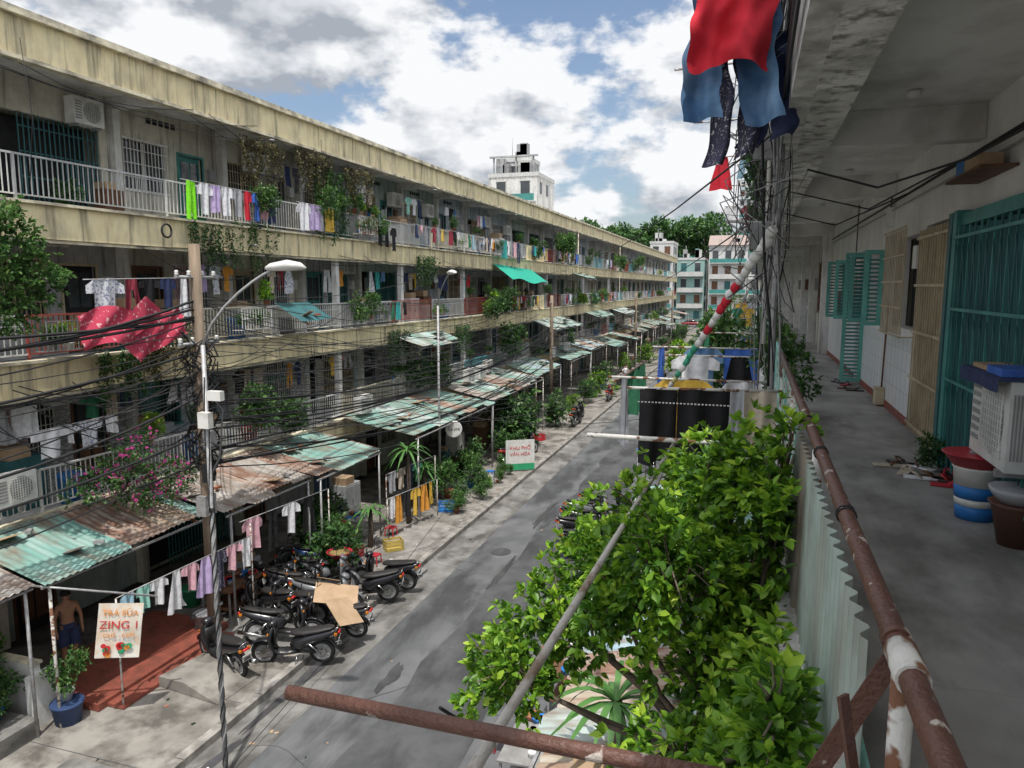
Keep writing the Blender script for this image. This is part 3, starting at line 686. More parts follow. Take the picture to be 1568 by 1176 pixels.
# ------------------------------------------------------------------ awnings
def awning(y0,y1,xr,xf,zr,zf_,mats,seg=.9,posts=True,name='corrugated_awning'):
    e=empty(name,(0,0,0)); b=MB(); corrugated(b,(xr,y0,zr),(xr,y1,zr),(xf,y1,zf_),(xf,y0,zf_),mats,.018,.15,4,seg)
    for _ in range(max(1,int((y1-y0)/1.6))):
        q=R.uniform(.2,.8); yy=R.uniform(y0+.3,y1-.9); xx=xr+(xf-xr)*q; zz=zr+(zf_-zr)*q; sl=math.atan2(zf_-zr,abs(xf-xr))*(1 if xf<xr else -1)
        b.obox((xx,yy,zz+.07),(R.uniform(.25,.7),R.uniform(.3,.8),.01),Matrix.Rotation(-sl,3,'Y')@Matrix.Rotation(R.uniform(-.4,.4),3,'Z'),R.choice([greysheet,rustsheet,card,palesheet]))
        b.obox((xx+.1,yy+.5,zz+.08),(.1,.2,.06),Matrix.Rotation(R.uniform(0,3),3,'Z'),R.choice([terra,agedc,galv]))
    b.build('roof_sheet',e)
    p=MB()
    p.box(xf-.02,xf+.02,y0,y1,zf_-.10,zf_-.06,galv)
    y=y0+.3
    while y<y1:
        p.beam((xr,y,zr-.06),(xf,y,zf_-.06),.04,.05,brown); y+=1.8
    if posts:
        for y in (y0+.15,y1-.15): p.tube([(xf+.12 if xf<xr else xf,y,0),(xf+.12 if xf<xr else xf,y,zf_-.09)],.03,R.choice([galv,white,rustw,cableg]),8)
    p.build('frame',e); return e
xr=-13.8
awning(5.0,9.3,xr,-12.0,3.35,2.85,[rustsheet,greysheet,rustsheet])
awning(9.35,13.7,xr,-11.85,3.4,2.85,[greensheet,greensheet,rustsheet,yelsheet,greensheet],1.0)
awning(13.8,17.3,xr,-11.5,3.35,2.85,[greysheet,greysheet,rustsheet,greysheet],.9)
awning(17.3,21.0,xr,-11.3,3.35,2.85,[rustsheet,greensheet,greensheet,greensheet],.9)
awning(22.8,30.8,xr,-10.9,3.5,2.95,[greensheet,greensheet,palesheet,greensheet,greensheet,rustsheet],1.0)
awning(31.2,40,xr,-11.1,3.55,3.0,[greysheet,greensheet,palesheet,rustsheet],1.2)
y=41
while y<138:
    L=R.uniform(3,7); q=R.uniform(-.25,.3); awning(y,y+L,xr,R.uniform(-12.0,-10.8),3.5+q,2.95+q,[R.choice(sheets),R.choice(sheets),R.choice(sheets)],1.1); y+=L+R.uniform(.3,3.5)
awning(27.2,31.5,-13.8,-12.7,6.1,5.7,[palesheet,greensheet],1,False)
awning(47,55,-13.8,-12.3,5.9,5.3,[palesheet,greensheet],1,False)
awning(63,70,-13.8,-12.5,5.9,5.5,[greensheet],1,False); awning(76,84,-13.8,-12.3,5.8,5.3,[palesheet],1,False); awning(58,62,-13.8,-12.6,9.2,8.8,[greensheet],1,False)
awning(19.2,21.0,-13.8,-12.8,7.6,7.0,[tealD],1,False)
awning(3,6,.16,-2.1,3.4,2.9,[greysheet,yelsheet],1)
awning(6.1,11.5,.16,-2.15,3.4,2.85,[blsheet,yelsheet,palesheet,yelsheet,rustsheet,blsheet],.75)
y=12.2
while y<138:
    L=R.uniform(3,7); awning(y,y+L,.16,R.uniform(-2.8,-1.9),3.5,R.uniform(2.7,3.0),[R.choice(sheets+[blsheet,palesheet,yelsheet]) for _ in range(3)],1.2); y+=L+R.uniform(.3,2)
e=empty('tarpaulin',(0,0,0)); b=MB(); b.grid(lambda u,v:(-13.8+1.2*u,39+7.5*v,9.4-.2*v-.9*u+.1*math.sin(v*9)*u),6,14,C['tarp']); b.build('sheet',e)

# clothes - left building
laundry((-13.6,15.3,10.75),(-13.6,19.3,10.75),[('trousers',.5,.95,'neon'),('shirt',.5,.8,'white'),('towel',.35,.7,'lilac'),('shirt',.45,.75,'white'),('shirt',.45,.75,'grey'),('shirt',.4,.8,'red'),('shirt',.4,.8,'blue'),('towel',.3,.7,'pink'),('trousers',.4,.8,'navy')],.0)
laundry((-13.6,20.2,10.72),(-13.6,22.8,10.72),[('shirt',.6,.85,'white'),('towel',.6,.8,'lilac'),('towel',.2,.8,'grey'),('towel',.6,.8,'yellow')])
laundry((-13.6,25.2,10.4),(-13.6,27.4,10.4),[('shirt',.6,.75,'black'),('trousers',.5,.75,'black'),('shirt',.7,.9,'black')],.0)
laundry((-13.5,39.5,10.7),(-13.5,45,10.7),[('towel',.9,1,'teal'),('shirt',.6,.8,'white'),('shirt',.6,.9,'grey'),('shirt',.6,.9,'pink'),('trousers',.7,1.2,'navy'),('shirt',.5,.9,'grey')])
laundry((-13.3,12.0,8.25),(-13.3,16.3,8.35),[('shirt',.9,.85,'print'),('trousers',.5,.8,'maroon'),('shirt',.5,.6,'black'),('shirt',.6,.7,'navy'),('dress',.35,.95,'white'),('shirt',.4,.4,'black')],.02)
e=empty('blanket',(0,0,0)); b=MB()
b.grid(lambda u,v:(-13.2+.25*math.sin(v*7)*u*.6+.1*u+.05*math.sin(u*9+v*22),11.7+2.9*v,7.5+.15*v-(.75+.4*math.sin(v*PI*1.0)-.25*abs(math.sin(v*6)))*u+.16*math.sin(v*PI*2)),14,36,C['floral']); b.build('sheet',e)
e2=empty('blanket',(0,0,0)); b=MB(); b.grid(lambda u,v:(-13.15+.1*math.sin(v*6)*u,13.1+.8*v,7.9-abs(v-.5)*.6-.6*u),8,12,C['floral']); b.build('sheet',e2)
laundry((-13.4,10.6,5.25),(-13.4,13.2,5.3),[('shirt',.7,.6,'white'),('towel',.1,.4,'white'),('shirt',.75,.6,'print'),('towel',.3,.4,'white')],.05)
laundry((-11.25,10.35,2.25),(-11.0,14.0,2.3),[('shirt',.35,.45,'sky'),('shirt',.4,.5,'mint'),('shirt',.4,.55,'white'),('dress',.5,.85,'white'),('shirt',.4,.6,'pink'),('dress',.45,.85,'lilac'),('shirt',.45,.9,'dots'),('shirt',.45,.6,'pink'),('shirt',.4,.7,'white'),('trousers',.4,.9,'black')],-.03)
laundry((-11.3,14.0,2.6),(-10.9,17.2,2.6),[('shirt',.6,.8,'pink'),('trousers',.5,1,'black'),('shirt',.5,.8,'white'),('trousers',.5,1,'black')],.15)
laundry((-10.9,20.6,1.35),(-10.4,23.4,1.35),[('towel',.3,.7,'white'),('trousers',.35,.95,'orange'),('shirt',.45,.9,'black'),('shirt',.5,.95,'yellow'),('trousers',.45,.95,'orange'),('towel',.3,.8,'yellow')],.03,name='clothes_rack')
laundry((-11.4,21.5,1.9),(-11.0,24.6,1.9),[('shirt',.5,.7,'grey'),('shirt',.5,.7,'beige'),('trousers',.4,.8,'navy'),('shirt',.5,.7,'green')],.05,name='clothes_rack')
b=MB()
for (x,y,z) in ((-10.9,20.6,1.35),(-10.4,23.4,1.35),(-11.4,21.5,1.9),(-11.0,24.6,1.9),(-11.25,10.35,2.25),(-11.0,14.0,2.6),(-10.9,17.2,2.6)): b.tube([(x,y,0),(x,y,z)],.018,rustw,6)
b.build('rack_posts')
for k in range(44):
    y=R.uniform(24,125); z=R.choice([10.7,10.7,7.5,7.5,4.4]); L=R.uniform(1.5,4)
    laundry((-13.6,y,z),(-13.6,y+L,z),ritems(int(L/.5)))
for k in range(8):
    y=5+k*2.6; laundry((-14.6,y,5.6),(-14.5,y+2,5.6),ritems(3))
for k in range(7):
    y=16.5+k*3.2; laundry((-14.5,y,8.7),(-14.5,y+2,8.7),ritems(3))
for k in range(5):
    y=21+k*4.4; laundry((-14.6,y,12.0),(-14.6,y+2,12.0),ritems(3))
for k in range(26):
    y=7.5+k*2.1+R.uniform(-.4,.4); z=R.choice([7.3,7.2,4.3,4.1]) if k>1 else 7.2
    xo=-R.uniform(.7,1.5)
    laundry((.2,y,z),(xo,y,z),ritems(2) if R.random()<.6 else [],rodm=rustw,name='laundry_pole')
    if R.random()<.6: laundry((xo+.1,y,z-.03),(xo+.1,y+2,z-.03),ritems(R.choice([1,2,3])),rodm=rustm,name='laundry_pole')

def tub(m,r,h):
    b=MB(); b.lathe([(r*.8,0),(r,h*.9),(r*1.08,h*.92),(r*1.08,h),(r*.9,h)],(0,0,0),m,14); return b.mesh('plastic_tub')
TUBS=[tub(redp,.2,.3),tub(bluep,.25,.6),tub(whitep,.16,.35),tub(M('green_plastic',(.05,.3,.15),.4),.22,.4),tub(M('grey_plastic',(.3,.31,.32),.5),.24,.5)]
def cab(m):
    b=MB(); b.box(-.22,.22,-.35,.35,0,.9,m); b.box(.221,.235,-.33,-.01,.04,.86,m); b.box(.221,.235,.01,.33,.04,.86,m); b.box(.236,.25,-.06,-.04,.4,.5,steel); b.box(-.2,.2,-.3,.1,.901,1.1,card); return b.mesh('cabinet')
CABS=[cab(brown),cab(whitep),cab(M('cab_grey',(.4,.42,.43),.5)),cab(tealD)]
for i in range(120):
    y=R.uniform(6,100) if i>70 else R.uniform(6,42); z=R.choice([3.3,6.5,9.7,.02]); x=R.uniform(-15.2,-14.2) if z>1 else R.uniform(-13.6,-12)
    if z<1 and 9<y<13: y+=5
    if R.random()<.6: inst('plastic_tub',R.choice(TUBS),(x,y,z),0,R.uniform(.8,1.3))
    else: inst('cabinet',R.choice(CABS),(x-.1,y,z),R.uniform(-.1,.1),R.uniform(.8,1.4))
for i in range(46):
    y=R.uniform(8,90); z=R.choice([4.35,7.55,10.75]); plant((-13.9,y,z),R.uniform(.3,.5),None,True)
for (y,z) in ((23.8,10.0),(30.6,6.8),(24.6,6.9),(33,10.0),(11.2,6.8),(38.5,10.0),(17.2,6.9),(44,6.8)):
    b=MB(); m=R.choice([white,galv,rustw])
    for k in range(12): b.box(-.01,.01,k*.12-.006,k*.12+.006,0,.6,m); b.box(-.35,0,k*.12-.006,k*.12+.006,-.01,.0,m)
    for zz in (0,.3,.6): b.box(-.012,.012,0,1.32,zz,zz+.015,m)
    b.build('plant_rack',None,(-13.45,y,z))
    for q in range(3): plant((-13.62,y+.25+q*.4,z+.01),R.uniform(.3,.45),None,True)

# ------------------------------------------------------------------ plants left
def P_(x,y,z,s,k=None,pot=False): plant((x,y,z),s,k,pot,'potted_plant' if pot else 'shrub')
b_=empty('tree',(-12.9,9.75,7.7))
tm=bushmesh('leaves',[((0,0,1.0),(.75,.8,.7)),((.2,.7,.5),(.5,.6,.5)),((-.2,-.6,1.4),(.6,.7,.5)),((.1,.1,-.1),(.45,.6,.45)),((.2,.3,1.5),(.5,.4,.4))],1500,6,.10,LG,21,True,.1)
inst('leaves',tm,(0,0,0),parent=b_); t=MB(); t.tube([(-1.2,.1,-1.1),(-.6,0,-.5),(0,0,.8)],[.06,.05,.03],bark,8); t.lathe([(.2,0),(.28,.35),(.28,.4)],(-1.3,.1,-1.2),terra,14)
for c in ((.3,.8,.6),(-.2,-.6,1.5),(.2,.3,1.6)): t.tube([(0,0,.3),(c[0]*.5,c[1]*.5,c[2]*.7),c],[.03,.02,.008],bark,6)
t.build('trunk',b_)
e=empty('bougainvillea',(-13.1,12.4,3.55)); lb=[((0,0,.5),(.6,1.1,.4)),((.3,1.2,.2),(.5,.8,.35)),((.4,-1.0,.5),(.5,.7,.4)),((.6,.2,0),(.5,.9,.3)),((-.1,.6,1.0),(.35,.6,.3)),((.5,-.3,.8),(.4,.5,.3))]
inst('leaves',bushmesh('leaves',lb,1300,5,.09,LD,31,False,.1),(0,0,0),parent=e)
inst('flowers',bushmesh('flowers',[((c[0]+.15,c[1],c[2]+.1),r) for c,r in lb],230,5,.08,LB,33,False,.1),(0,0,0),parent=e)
t=MB(); t.tube([(-.3,0,-.3),(0,.2,.2),(.2,0,.6)],.03,bark,6); t.build('stems',e)
for (x,y,z,s,k) in [(-13.4,17.6,4.0,1.2,1),(-13.3,18.9,3.7,.9,3),(-13.5,19.2,3.6,1,1),(-13.6,18.6,10.1,.7,2),(-13.5,21.8,10.3,.7,0),(-13.5,22.9,10.6,.6,2),(-13.7,25.8,10.0,.6,0),
   (-13.5,28.5,3.7,1.1,1),(-13.2,30,3.9,.9,3),(-12.9,37,6.4,1.1,3),(-12.9,38.5,6.6,1.1,1),(-13,40,4.0,1.5,1),(-13.5,53,10.2,1.3,2),(-13.3,54,10.6,1.1,0),(-13.5,24,6.8,.8,0),(-13.5,12.3,6.7,.5,1),
   (-13.4,66,6.5,1.2,0),(-13.4,76,9.6,1.2,2),(-13.4,90,9.9,1.3,0),(-14.2,12.6,9.75,.5,3)]: P_(x,y,z,s,k)
for (x,y,z,k) in [(-13.9,18.9,12.3,1),(-13.9,21.6,12.4,1),(-13.9,22.6,12.0,0),(-13.9,18.4,9.9,0),(-13.8,16.5,9.7,2),(-13.9,24.5,12.3,1),(-13.7,14.6,7.2,1),(-13.7,30,9.4,0),(-13.7,27.2,6.3,2),(-13.6,34,6.2,0),(-13.8,22.5,10.9,0),(-13.7,13.4,6.6,2)]:
    inst('creeper',CREEP[k],(x,y,z),PI/2,1.1)
for (x,y,s,k) in [(-10.9,17.2,1.35,1),(-11.6,18.4,1.2,3),(-12.2,18.8,1.5,1),(-10.9,25.6,1.0,2),(-10.6,27.2,.9,0),(-11.2,28.6,1.2,3),(-10.7,32,1.2,1),(-11,34,1.9,3),(-11.3,35,2.2,3),(-10.6,41,1.5,1),(-11.4,24.4,.9,1)]:
    P_(x,y,0,s,k,s<1.4)
for i in range(18):
    y=R.uniform(44,135); x=R.uniform(-11.5,-10.1); P_(x,y,0,R.uniform(.6,1.8),None,R.random()<.6)
for i in range(30): P_(-13.6,R.uniform(30,130),R.choice([3.5,3.5,6.7,9.9]),R.uniform(.5,1.1))
for i in range(26):
    y=R.uniform(14,120); P_(R.uniform(-2.2,-.3),y,R.choice([0,3.2,3.6,5.6,6.0]),R.uniform(.6,1.3))
P_(-.6,13.5,6.0,.8,3); P_(.05,8.4,6.1,.5,1); P_(-2.6,19.0,0,1.2,4); P_(-2.9,16.5,.8,1.1,2)
for i in range(12): plant((-9.9+R.uniform(-.4,.3),24+i*.62+R.uniform(-.2,.2),0.02),R.uniform(.3,.6),None,True)
def palm(loc,h,r,name='palm_tree'):
    e=empty(name,loc); b=MB(); b.tube([(0,0,0),(.05,0,h*.5),(0,.05,h)],[.09,.07,.06],bark,8)
    b.build('trunk',e); f=MB(); fm_=M('palm_leaf',(.08,.2,.045),.5,(.05,.14,.03))
    for i in range(26):
        a=i*2.4; el=R.uniform(-.1,1.1); L=r*R.uniform(.8,1.1)
        pts=[]
        for t in range(6):
            q=t/5; pts.append(Vector((math.cos(a)*L*q*math.cos(el*.8),math.sin(a)*L*q*math.cos(el*.8),h+L*(q*math.sin(el)-.75*q*q))))
        sd=Vector((-math.sin(a),math.cos(a),0))
        for t in range(5):
            w0=.04*math.sin(PI*min(1,(t/5)*.9+.1)); w1=.04*math.sin(PI*min(.98,((t+1)/5)*.9+.1))
            f.quad(pts[t]-sd*w0,pts[t]+sd*w0,pts[t+1]+sd*w1,pts[t+1]-sd*w1,fm_)
    f.build('fronds',e)
palm((-11.0,22.3,0),2.6,1.0); palm((-11.2,24.0,0),1.5,.8); palm((-11.1,19.8,0),1.2,.8); palm((-1.2,7.2,3.3),.5,.9,'potted_palm')

# ------------------------------------------------------------------ poles & street lamps
b=MB(); b.tube([(-11.3,13.0,0),(-11.32,13.02,4.5),(-11.3,13.0,9.0)],[.15,.135,.115],woodp,12)
b.box(-11.45,-11.2,12.8,13.15,3.1,3.55,galv); b.box(-11.22,-11.05,12.85,13.1,4.6,5.0,cableg); b.box(-11.16,-11.02,12.7,12.95,3.9,4.3,blackm)
b.tube([(-11.3,12.4,8.3),(-11.3,13.6,8.3)],.035,galv,6); b.tube([(-11.3,12.4,6.9),(-11.3,13.6,6.9)],.035,galv,6)
for y in (12.45,12.8,13.2,13.55):
    for z in (8.33,6.93): b.lathe([(.03,0),(.05,.03),(.03,.06),(.045,.09),(.02,.11)],(-11.3,y,z),whitep,8)
for i in range(30):
    a=R.uniform(0,6); rr=R.uniform(.12,.4); z=R.uniform(4.0,6.9)
    b.tube([(-11.3+rr*math.cos(a+t*.8),13+rr*math.sin(a+t*.8),z+.3*math.sin(t+i)) for t in range(9)],R.choice([.01,.014,.02]),cable,5)
b.build('utility_pole')
def lamp(base,h,dirv,L,name='street_lamp',poler=.045):
    e=empty(name,base); b=MB(); b.tube([(0,0,0),(0,0,h-1.2)],[poler*1.1,poler],galv,10)
    d=Vector((dirv[0],dirv[1],0)).normalized(); pts=[]
    for t in range(8):
        q=t/7; pts.append(tuple(d*(L*math.sin(q*PI/2)**1.3*1.0)*1+Vector((0,0,h-1.2+1.15*(1-(1-q)**2.2)))))
    b.tube(pts,.022,galv,8); b.build('pole',e)
    hb=MB(); hb.loft([(-.28,0),(-.2,.02),(.05,.045),(.25,.03),(.34,0)],[.05,.09,.13,.11,.03],[.03,.06,.085,.06,.02],whitep,12)
    o=hb.build('lamp_head',e,tuple(d*(L+.2)+Vector((0,0,h-.02))),math.atan2(d.y,d.x)); return e
lamp((-8.15,9.45,-.1),8.5,(1,.25),1.15,poler=.034)
lamp((-11.2,25.5,0),8.6,(1,-.9),1.0)
b=MB()
for i in range(3): b.tube([(-8.15+.038*math.cos(t*.9+i*2.1),9.45+.038*math.sin(t*.9+i*2.1),t*.12-.1) for t in range(40)],.014,cableg if i==0 else cable,5)
for i in range(3): b.tube([(-8.15+.04*math.cos(t*.3+i*2.1),9.45+.04*math.sin(t*.3+i*2.1),4.5+t*.2) for t in range(12)],.009,cable,5)
b.tube([(-8.12,9.4,4.5),(-8.3,9.6,5.0),(-8.9,10.6,5.1),(-10.2,12.3,5.6),(-11.2,13,5.9)],.02,cable,6)
b.box(-8.2,-8.0,9.3,9.42,5.9,6.15,whitep); b.box(-8.0,-7.75,9.3,9.4,6.35,6.5,whitep)
b.build('twisted_cable')
def sagw(b,p,q,s,r,m=cable,n=12):
    p=Vector(p);q=Vector(q); b.tube([p.lerp(q,t/n)-Vector((0,0,s*4*(t/n)*(1-t/n))) for t in range(n+1)],r,m,4,False)
b=MB()
for i in range(14):
    sagw(b,(-11.3,13,R.uniform(5,8.4)),(-13.6,16+i*3.1,R.uniform(5.3,9)),R.uniform(.2,.7),.010)
for i in range(24):
    z=R.uniform(4.0,6.5); sagw(b,(-11.3,13,z),(-11.2,42+R.uniform(-3,3),z+R.uniform(-.6,.6)),R.uniform(.4,1.5),R.choice([.010,.015,.025]))
for i in range(20):
    z=R.uniform(4.2,8.2); sagw(b,(-11.3,13,z),(-12.6,2,z+R.uniform(-.9,.6)),R.uniform(.1,.8),R.choice([.010,.015,.028]))
for i in range(16):
    sagw(b,(-11.3,13,R.uniform(5.0,7.8)),(.1,R.uniform(14,40),R.uniform(5.0,7)),R.uniform(.5,1.6),.007)
for i in range(14): sagw(b,(-11.2,24+i*4,R.uniform(4.5,8)),(.1,R.uniform(22,70),R.uniform(5,8)),R.uniform(.6,1.5),.009)
for k in range(5):
    sagw(b,(-11.2,42,5.0+k*.25),(-11.2,75,5.1+k*.25),.9-.1*k,.022); sagw(b,(-11.2,75,5.0+k*.25),(-11.2,110,5.1+k*.25),1-.1*k,.028)
sagw(b,(.1,5.8,9.2),(-13.7,62,11.6),.8,.012); sagw(b,(.1,6.2,8.7),(-13.2,95,9),.6,.01)
for i in range(6): sagw(b,(.1,7,9+i*.1),(-5+i,90,13+i*.6),1.0,.010)
sagw(b,(-8.15,9.45,.4),(-.9,1.5,3.5),.3,.008); sagw(b,(-8.0,8,-.05),(-11,45,7.0),1.5,.009)
for i in range(32):
    z=R.choice([12.5,9.0,9.0,5.8,5.8]); y=R.uniform(5,45); sagw(b,(-13.75,y,z+R.uniform(-.1,.3)),(-13.75,y+R.uniform(4,12),z+R.uniform(-.3,.3)),R.uniform(.1,.7),.010)
for i in range(30):
    y=R.uniform(7,60); z=R.choice([9.2,12.6,6.0]); b.tube([(-13.74,y,z+.3),(-13.70,y+.1,z-1.2),(-13.74,y-.05,z-2.6)],.010,cable,4)
b.tube([(-13.6+.0,14.75+.16*math.cos(t*.5),9.45+.16*math.sin(t*.5)) for t in range(26)],.025,cable,5)
for i in range(14):
    sagw(b,(-11.3,13,R.uniform(5,7)),(-13.7,R.uniform(9.5,16),R.uniform(5.2,6.2)),R.uniform(.3,1.2),.012)
b.build('power_cables')
for y in (42,75,110):
    b=MB(); b.tube([(-11.2,y,0),(-11.2,y,7.6)],[.13,.1],woodp,10); b.tube([(-11.2,y-.5,7.2),(-11.2,y+.5,7.2)],.03,galv,6); b.box(-11.1,-10.95,y-.15,y+.15,4,4.6,galv); b.build('utility_pole')

# ------------------------------------------------------------------ motorbikes
BK={}
def bikemesh(col):
    if col in BK: return BK[col]
    cm=M('bike_paint_%d'%len(BK),col,.25,tuple(c*.9 for c in col),spec=.6)
    b=MB()
    for ax in (.62,-.62):
        n=22;k=8; base=len(b.v)
        for i in range(n):
            a=2*PI*i/n
            for j in range(k):
                c=2*PI*j/k; r=.235+.052*math.cos(c); b.v.append((ax+r*math.cos(a),.05*math.sin(c),.29+r*math.sin(a)))
        for i in range(n):
            for j in range(k): b.face([base+i*k+j,base+((i+1)%n)*k+j,base+((i+1)%n)*k+(j+1)%k,base+i*k+(j+1)%k],rubber,True)
        b.lathe([(.195,-.03),(.205,-.03),(.205,.03),(.195,.03),(.175,.0)],(ax,0,.29),galv,22,'y')
        b.lathe([(.05,-.05),(.05,.05)],(ax,0,.29),blackm,12,'y'); b.lathe([(.09,.052),(.09,.056)],(ax,0,.29),steel,16,'y')
        for q in range(5):
            a=q*2*PI/5; b.beam((ax,0,.29),(ax+.19*math.cos(a),0,.29+.19*math.sin(a)),.03,.02,galv)
    b.loft([(-1.0,.80),(-.88,.76),(-.62,.68),(-.35,.6),(-.12,.5),(-.02,.40)],[.03,.10,.14,.155,.14,.09],[.03,.07,.12,.15,.17,.12],cm)
    b.loft([(-.92,.87),(-.84,.86),(-.6,.82),(-.3,.775),(-.05,.76),(.02,.74)],[.05,.10,.135,.145,.11,.06],[.02,.035,.05,.06,.055,.03],seatm)
    b.loft([(-.1,.34),(.1,.31),(.3,.31),(.4,.36)],[.12,.14,.13,.09],[.07,.05,.05,.06],blackm)
    b.loft([(.37,.27),(.43,.45),(.455,.65),(.43,.82),(.37,.95)],[.07,.16,.2,.17,.09],[.04,.05,.06,.07,.05],cm)
    b.loft([(.36,.5),(.34,.7),(.33,.86)],[.11,.15,.13],[.03,.04,.03],blackm)
    b.loft([(.30,.96),(.38,1.01),(.46,.97),(.50,.90)],[.06,.12,.11,.05],[.03,.06,.06,.04],cm)
    b.loft([(.475,.9),(.505,.93),(.51,.97)],[.05,.08,.05],[.02,.03,.02],glass)
    b.loft([(-.5,.30),(-.3,.36),(-.1,.32)],[.07,.1,.07],[.07,.1,.07],blackm)
    for s_ in (-1,1):
        b.tube([(.44,s_*.07,.62),(.62,s_*.075,.29)],.02,steel,7)
        b.tube([(.36,0,1.0),(.34,s_*.18,1.03),(.27,s_*.30,1.03)],.013,blackm,6); b.tube([(.30,s_*.25,1.03),(.24,s_*.36,1.03)],.019,rubber,7)
        b.tube([(.33,s_*.2,1.03),(.36,s_*.26,1.17),(.34,s_*.29,1.22)],.006,blackm,5)
        b.obox((.33,s_*.31,1.25),(.02,.12,.075),Matrix.Rotation(s_*.2,3,'Z'),blackm); b.obox((.317,s_*.31,1.25),(.003,.10,.06),Matrix.Rotation(s_*.2,3,'Z'),steel)
        b.tube([(-.35,s_*.12,.55),(-.62,s_*.12,.3)],.022,steel,7)
        b.obox((-.95,s_*.10,.74),(.06,.05,.05),Matrix.Identity(3),M('amber',(.6,.2,.02),.3))
        b.obox((.47,s_*.15,.80),(.03,.06,.04),Matrix.Identity(3),M('amber',(.6,.2,.02),.3))
    arc=[(.62+.32*math.cos(a),.29+.32*math.sin(a)) for a in [math.radians(d) for d in (15,40,65,90,115,140,160)]]
    b.loft(arc,[.04,.065,.075,.075,.075,.07,.05],[.01]*7,cm,8)
    arc=[(-.62+.33*math.cos(a),.29+.33*math.sin(a)) for a in [math.radians(d) for d in (60,90,120,150,170)]]
    b.loft(arc,[.06,.07,.07,.06,.05],[.012]*5,blackm,8)
    b.tube([(-.2,-.13,.24),(-.5,-.16,.26),(-.62,-.17,.30),(-1.0,-.18,.38)],[.018,.025,.045,.05],steel,9)
    b.obox((-1.0,0,.58),(.01,.2,.15),Matrix.Rotation(-.25,3,'Y'),whitep); b.obox((-1.008,0,.59),(.004,.14,.03),Matrix.Rotation(-.25,3,'Y'),blackm); b.obox((-1.008,0,.55),(.004,.15,.03),Matrix.Rotation(-.25,3,'Y'),blackm)
    b.loft([(-1.02,.74),(-.99,.78)],[.08,.07],[.03,.03],M('tail_lamp',(.5,.02,.02),.2))
    b.tube([(-.95,.11,.82),(-.98,.08,.88),(-1.0,0,.90),(-.98,-.08,.88),(-.95,-.11,.82)],.011,steel,6)
    b.tube([(-.1,.1,.25),(-.05,.22,.0)],.011,steel,5); b.tube([(-.25,.14,.28),(-.25,.24,.26)],.012,rubber,5)
    BK[col]=b.mesh('motorbike'); return BK[col]
BL=(.02,.02,.024);RD=(.30,.02,.025);WH=(.6,.6,.6);BU=(.03,.08,.25);GY=(.16,.17,.18)
def bike(x,y,rz,col=BL,z=.03): return inst('motorbike',bikemesh(col),(x,y,z),math.radians(rz),1,None,math.radians(-7))
for (x,y,a,c) in [(-10.45,12.25,160,BL),(-9.9,13.6,22,BL),(-9.2,12.95,201,BL),(-11.1,14.6,170,BL),(-9.1,14.3,190,BL),(-10.7,15.5,14,BL),(-10.5,16.4,2,GY),(-9.3,16.2,206,BL),(-9.2,17.2,186,BL),(-11.6,16.6,174,BL),(-11.9,17.5,80,BL),(-11.0,17.3,24,BU),(-10.3,14.6,187,BL),(-11.5,15.5,-8,BL),(-9.8,15.3,12,GY)]:
    bike(x,y,a,c,.025 if x<-9.9 else -.03)
for (x,y,a,c) in [(-4.8,22.6,25,BL),(-4.9,23.5,8,BL),(-5.0,24.5,20,GY),(-4.7,25.5,12,BL),(-4.5,21.6,40,BL),(-4.0,33,90,WH),(-10,31.5,60,RD),(-10.1,33.5,70,BL),(-9.6,42,85,BL),(-9.5,52,90,RD),(-9.8,58,80,BL),(-4,62,90,BL),(-9.7,66,90,GY),(-9.9,44,85,BL),(-7,64,90,BL),(-6,78,90,RD)]:
    bike(x,y,a,c,-.11 if x>-8.9 else .02)
e=empty('cardboard_sheets',(0,0,0)); b=MB()
b.obox((-9.0,14.4,.98),(1.0,.75,.008),Matrix.Rotation(.2,3,'Y')@Matrix.Rotation(.5,3,'Z')@Matrix.Rotation(.15,3,'X'),card)
b.obox((-8.5,13.9,.84),(.75,.7,.008),Matrix.Rotation(.62,3,'Y')@Matrix.Rotation(-.4,3,'Z'),card)
b.obox((-9.4,14.8,1.12),(.55,.5,.008),Matrix.Rotation(-.5,3,'X')@Matrix.Rotation(.3,3,'Z'),card); b.build('sheets',e)
b=MB(); b.lathe([(.25,0),(.33,.12),(.35,.13),(.32,.13),(.3,.07)],(0,0,0),redp,24); b.lathe([(.31,.09),(.2,.15),(.02,.17)],(0,0,0),M('produce',(.16,.2,.07),.9,(.4,.16,.07),30),20); b.build('basket_tray',None,(-10.3,16.7,.93))
def car(loc,rz,col):
    cm=M('car_paint_%s'%str(col),col,.25,spec=.6); b=MB()
    b.loft([(-2.1,.55),(-2.0,.62),(-1.2,.68),(0,.68),(1.2,.66),(1.95,.6),(2.1,.5)],[.6,.8,.86,.87,.86,.78,.6],[.15,.26,.33,.34,.32,.26,.14],cm,16,.5)
    b.loft([(-1.6,.95),(-1.0,1.2),(0,1.25),(.6,1.18),(1.2,.95)],[.6,.68,.7,.68,.6],[.05,.22,.24,.2,.05],glass,16,.6); b.loft([(-1.1,1.43),(-.2,1.48),(.5,1.41)],[.5,.58,.5],[.02,.03,.02],cm,14,.6)
    for x in (-1.3,1.3):
        for y in (-.78,.78): b.lathe([(.2,-.1),(.32,-.1),(.33,0),(.32,.1),(.2,.1),(.18,.06)],(x,y,.33),rubber,18,'y'); b.lathe([(.18,-.105),(.18,.105)],(x,y,.33),galv,14,'y')
    inst('parked_car',b.mesh('car'),loc,rz)
car((-4.1,42,-.12),PI/2,(.55,.56,.58)); car((-6,155,-.12),0,(.5,.5,.5)); car((-12,158,-.12),0,(.3,.03,.03)); car((-4.2,80,-.12),PI/2,(.1,.12,.15))

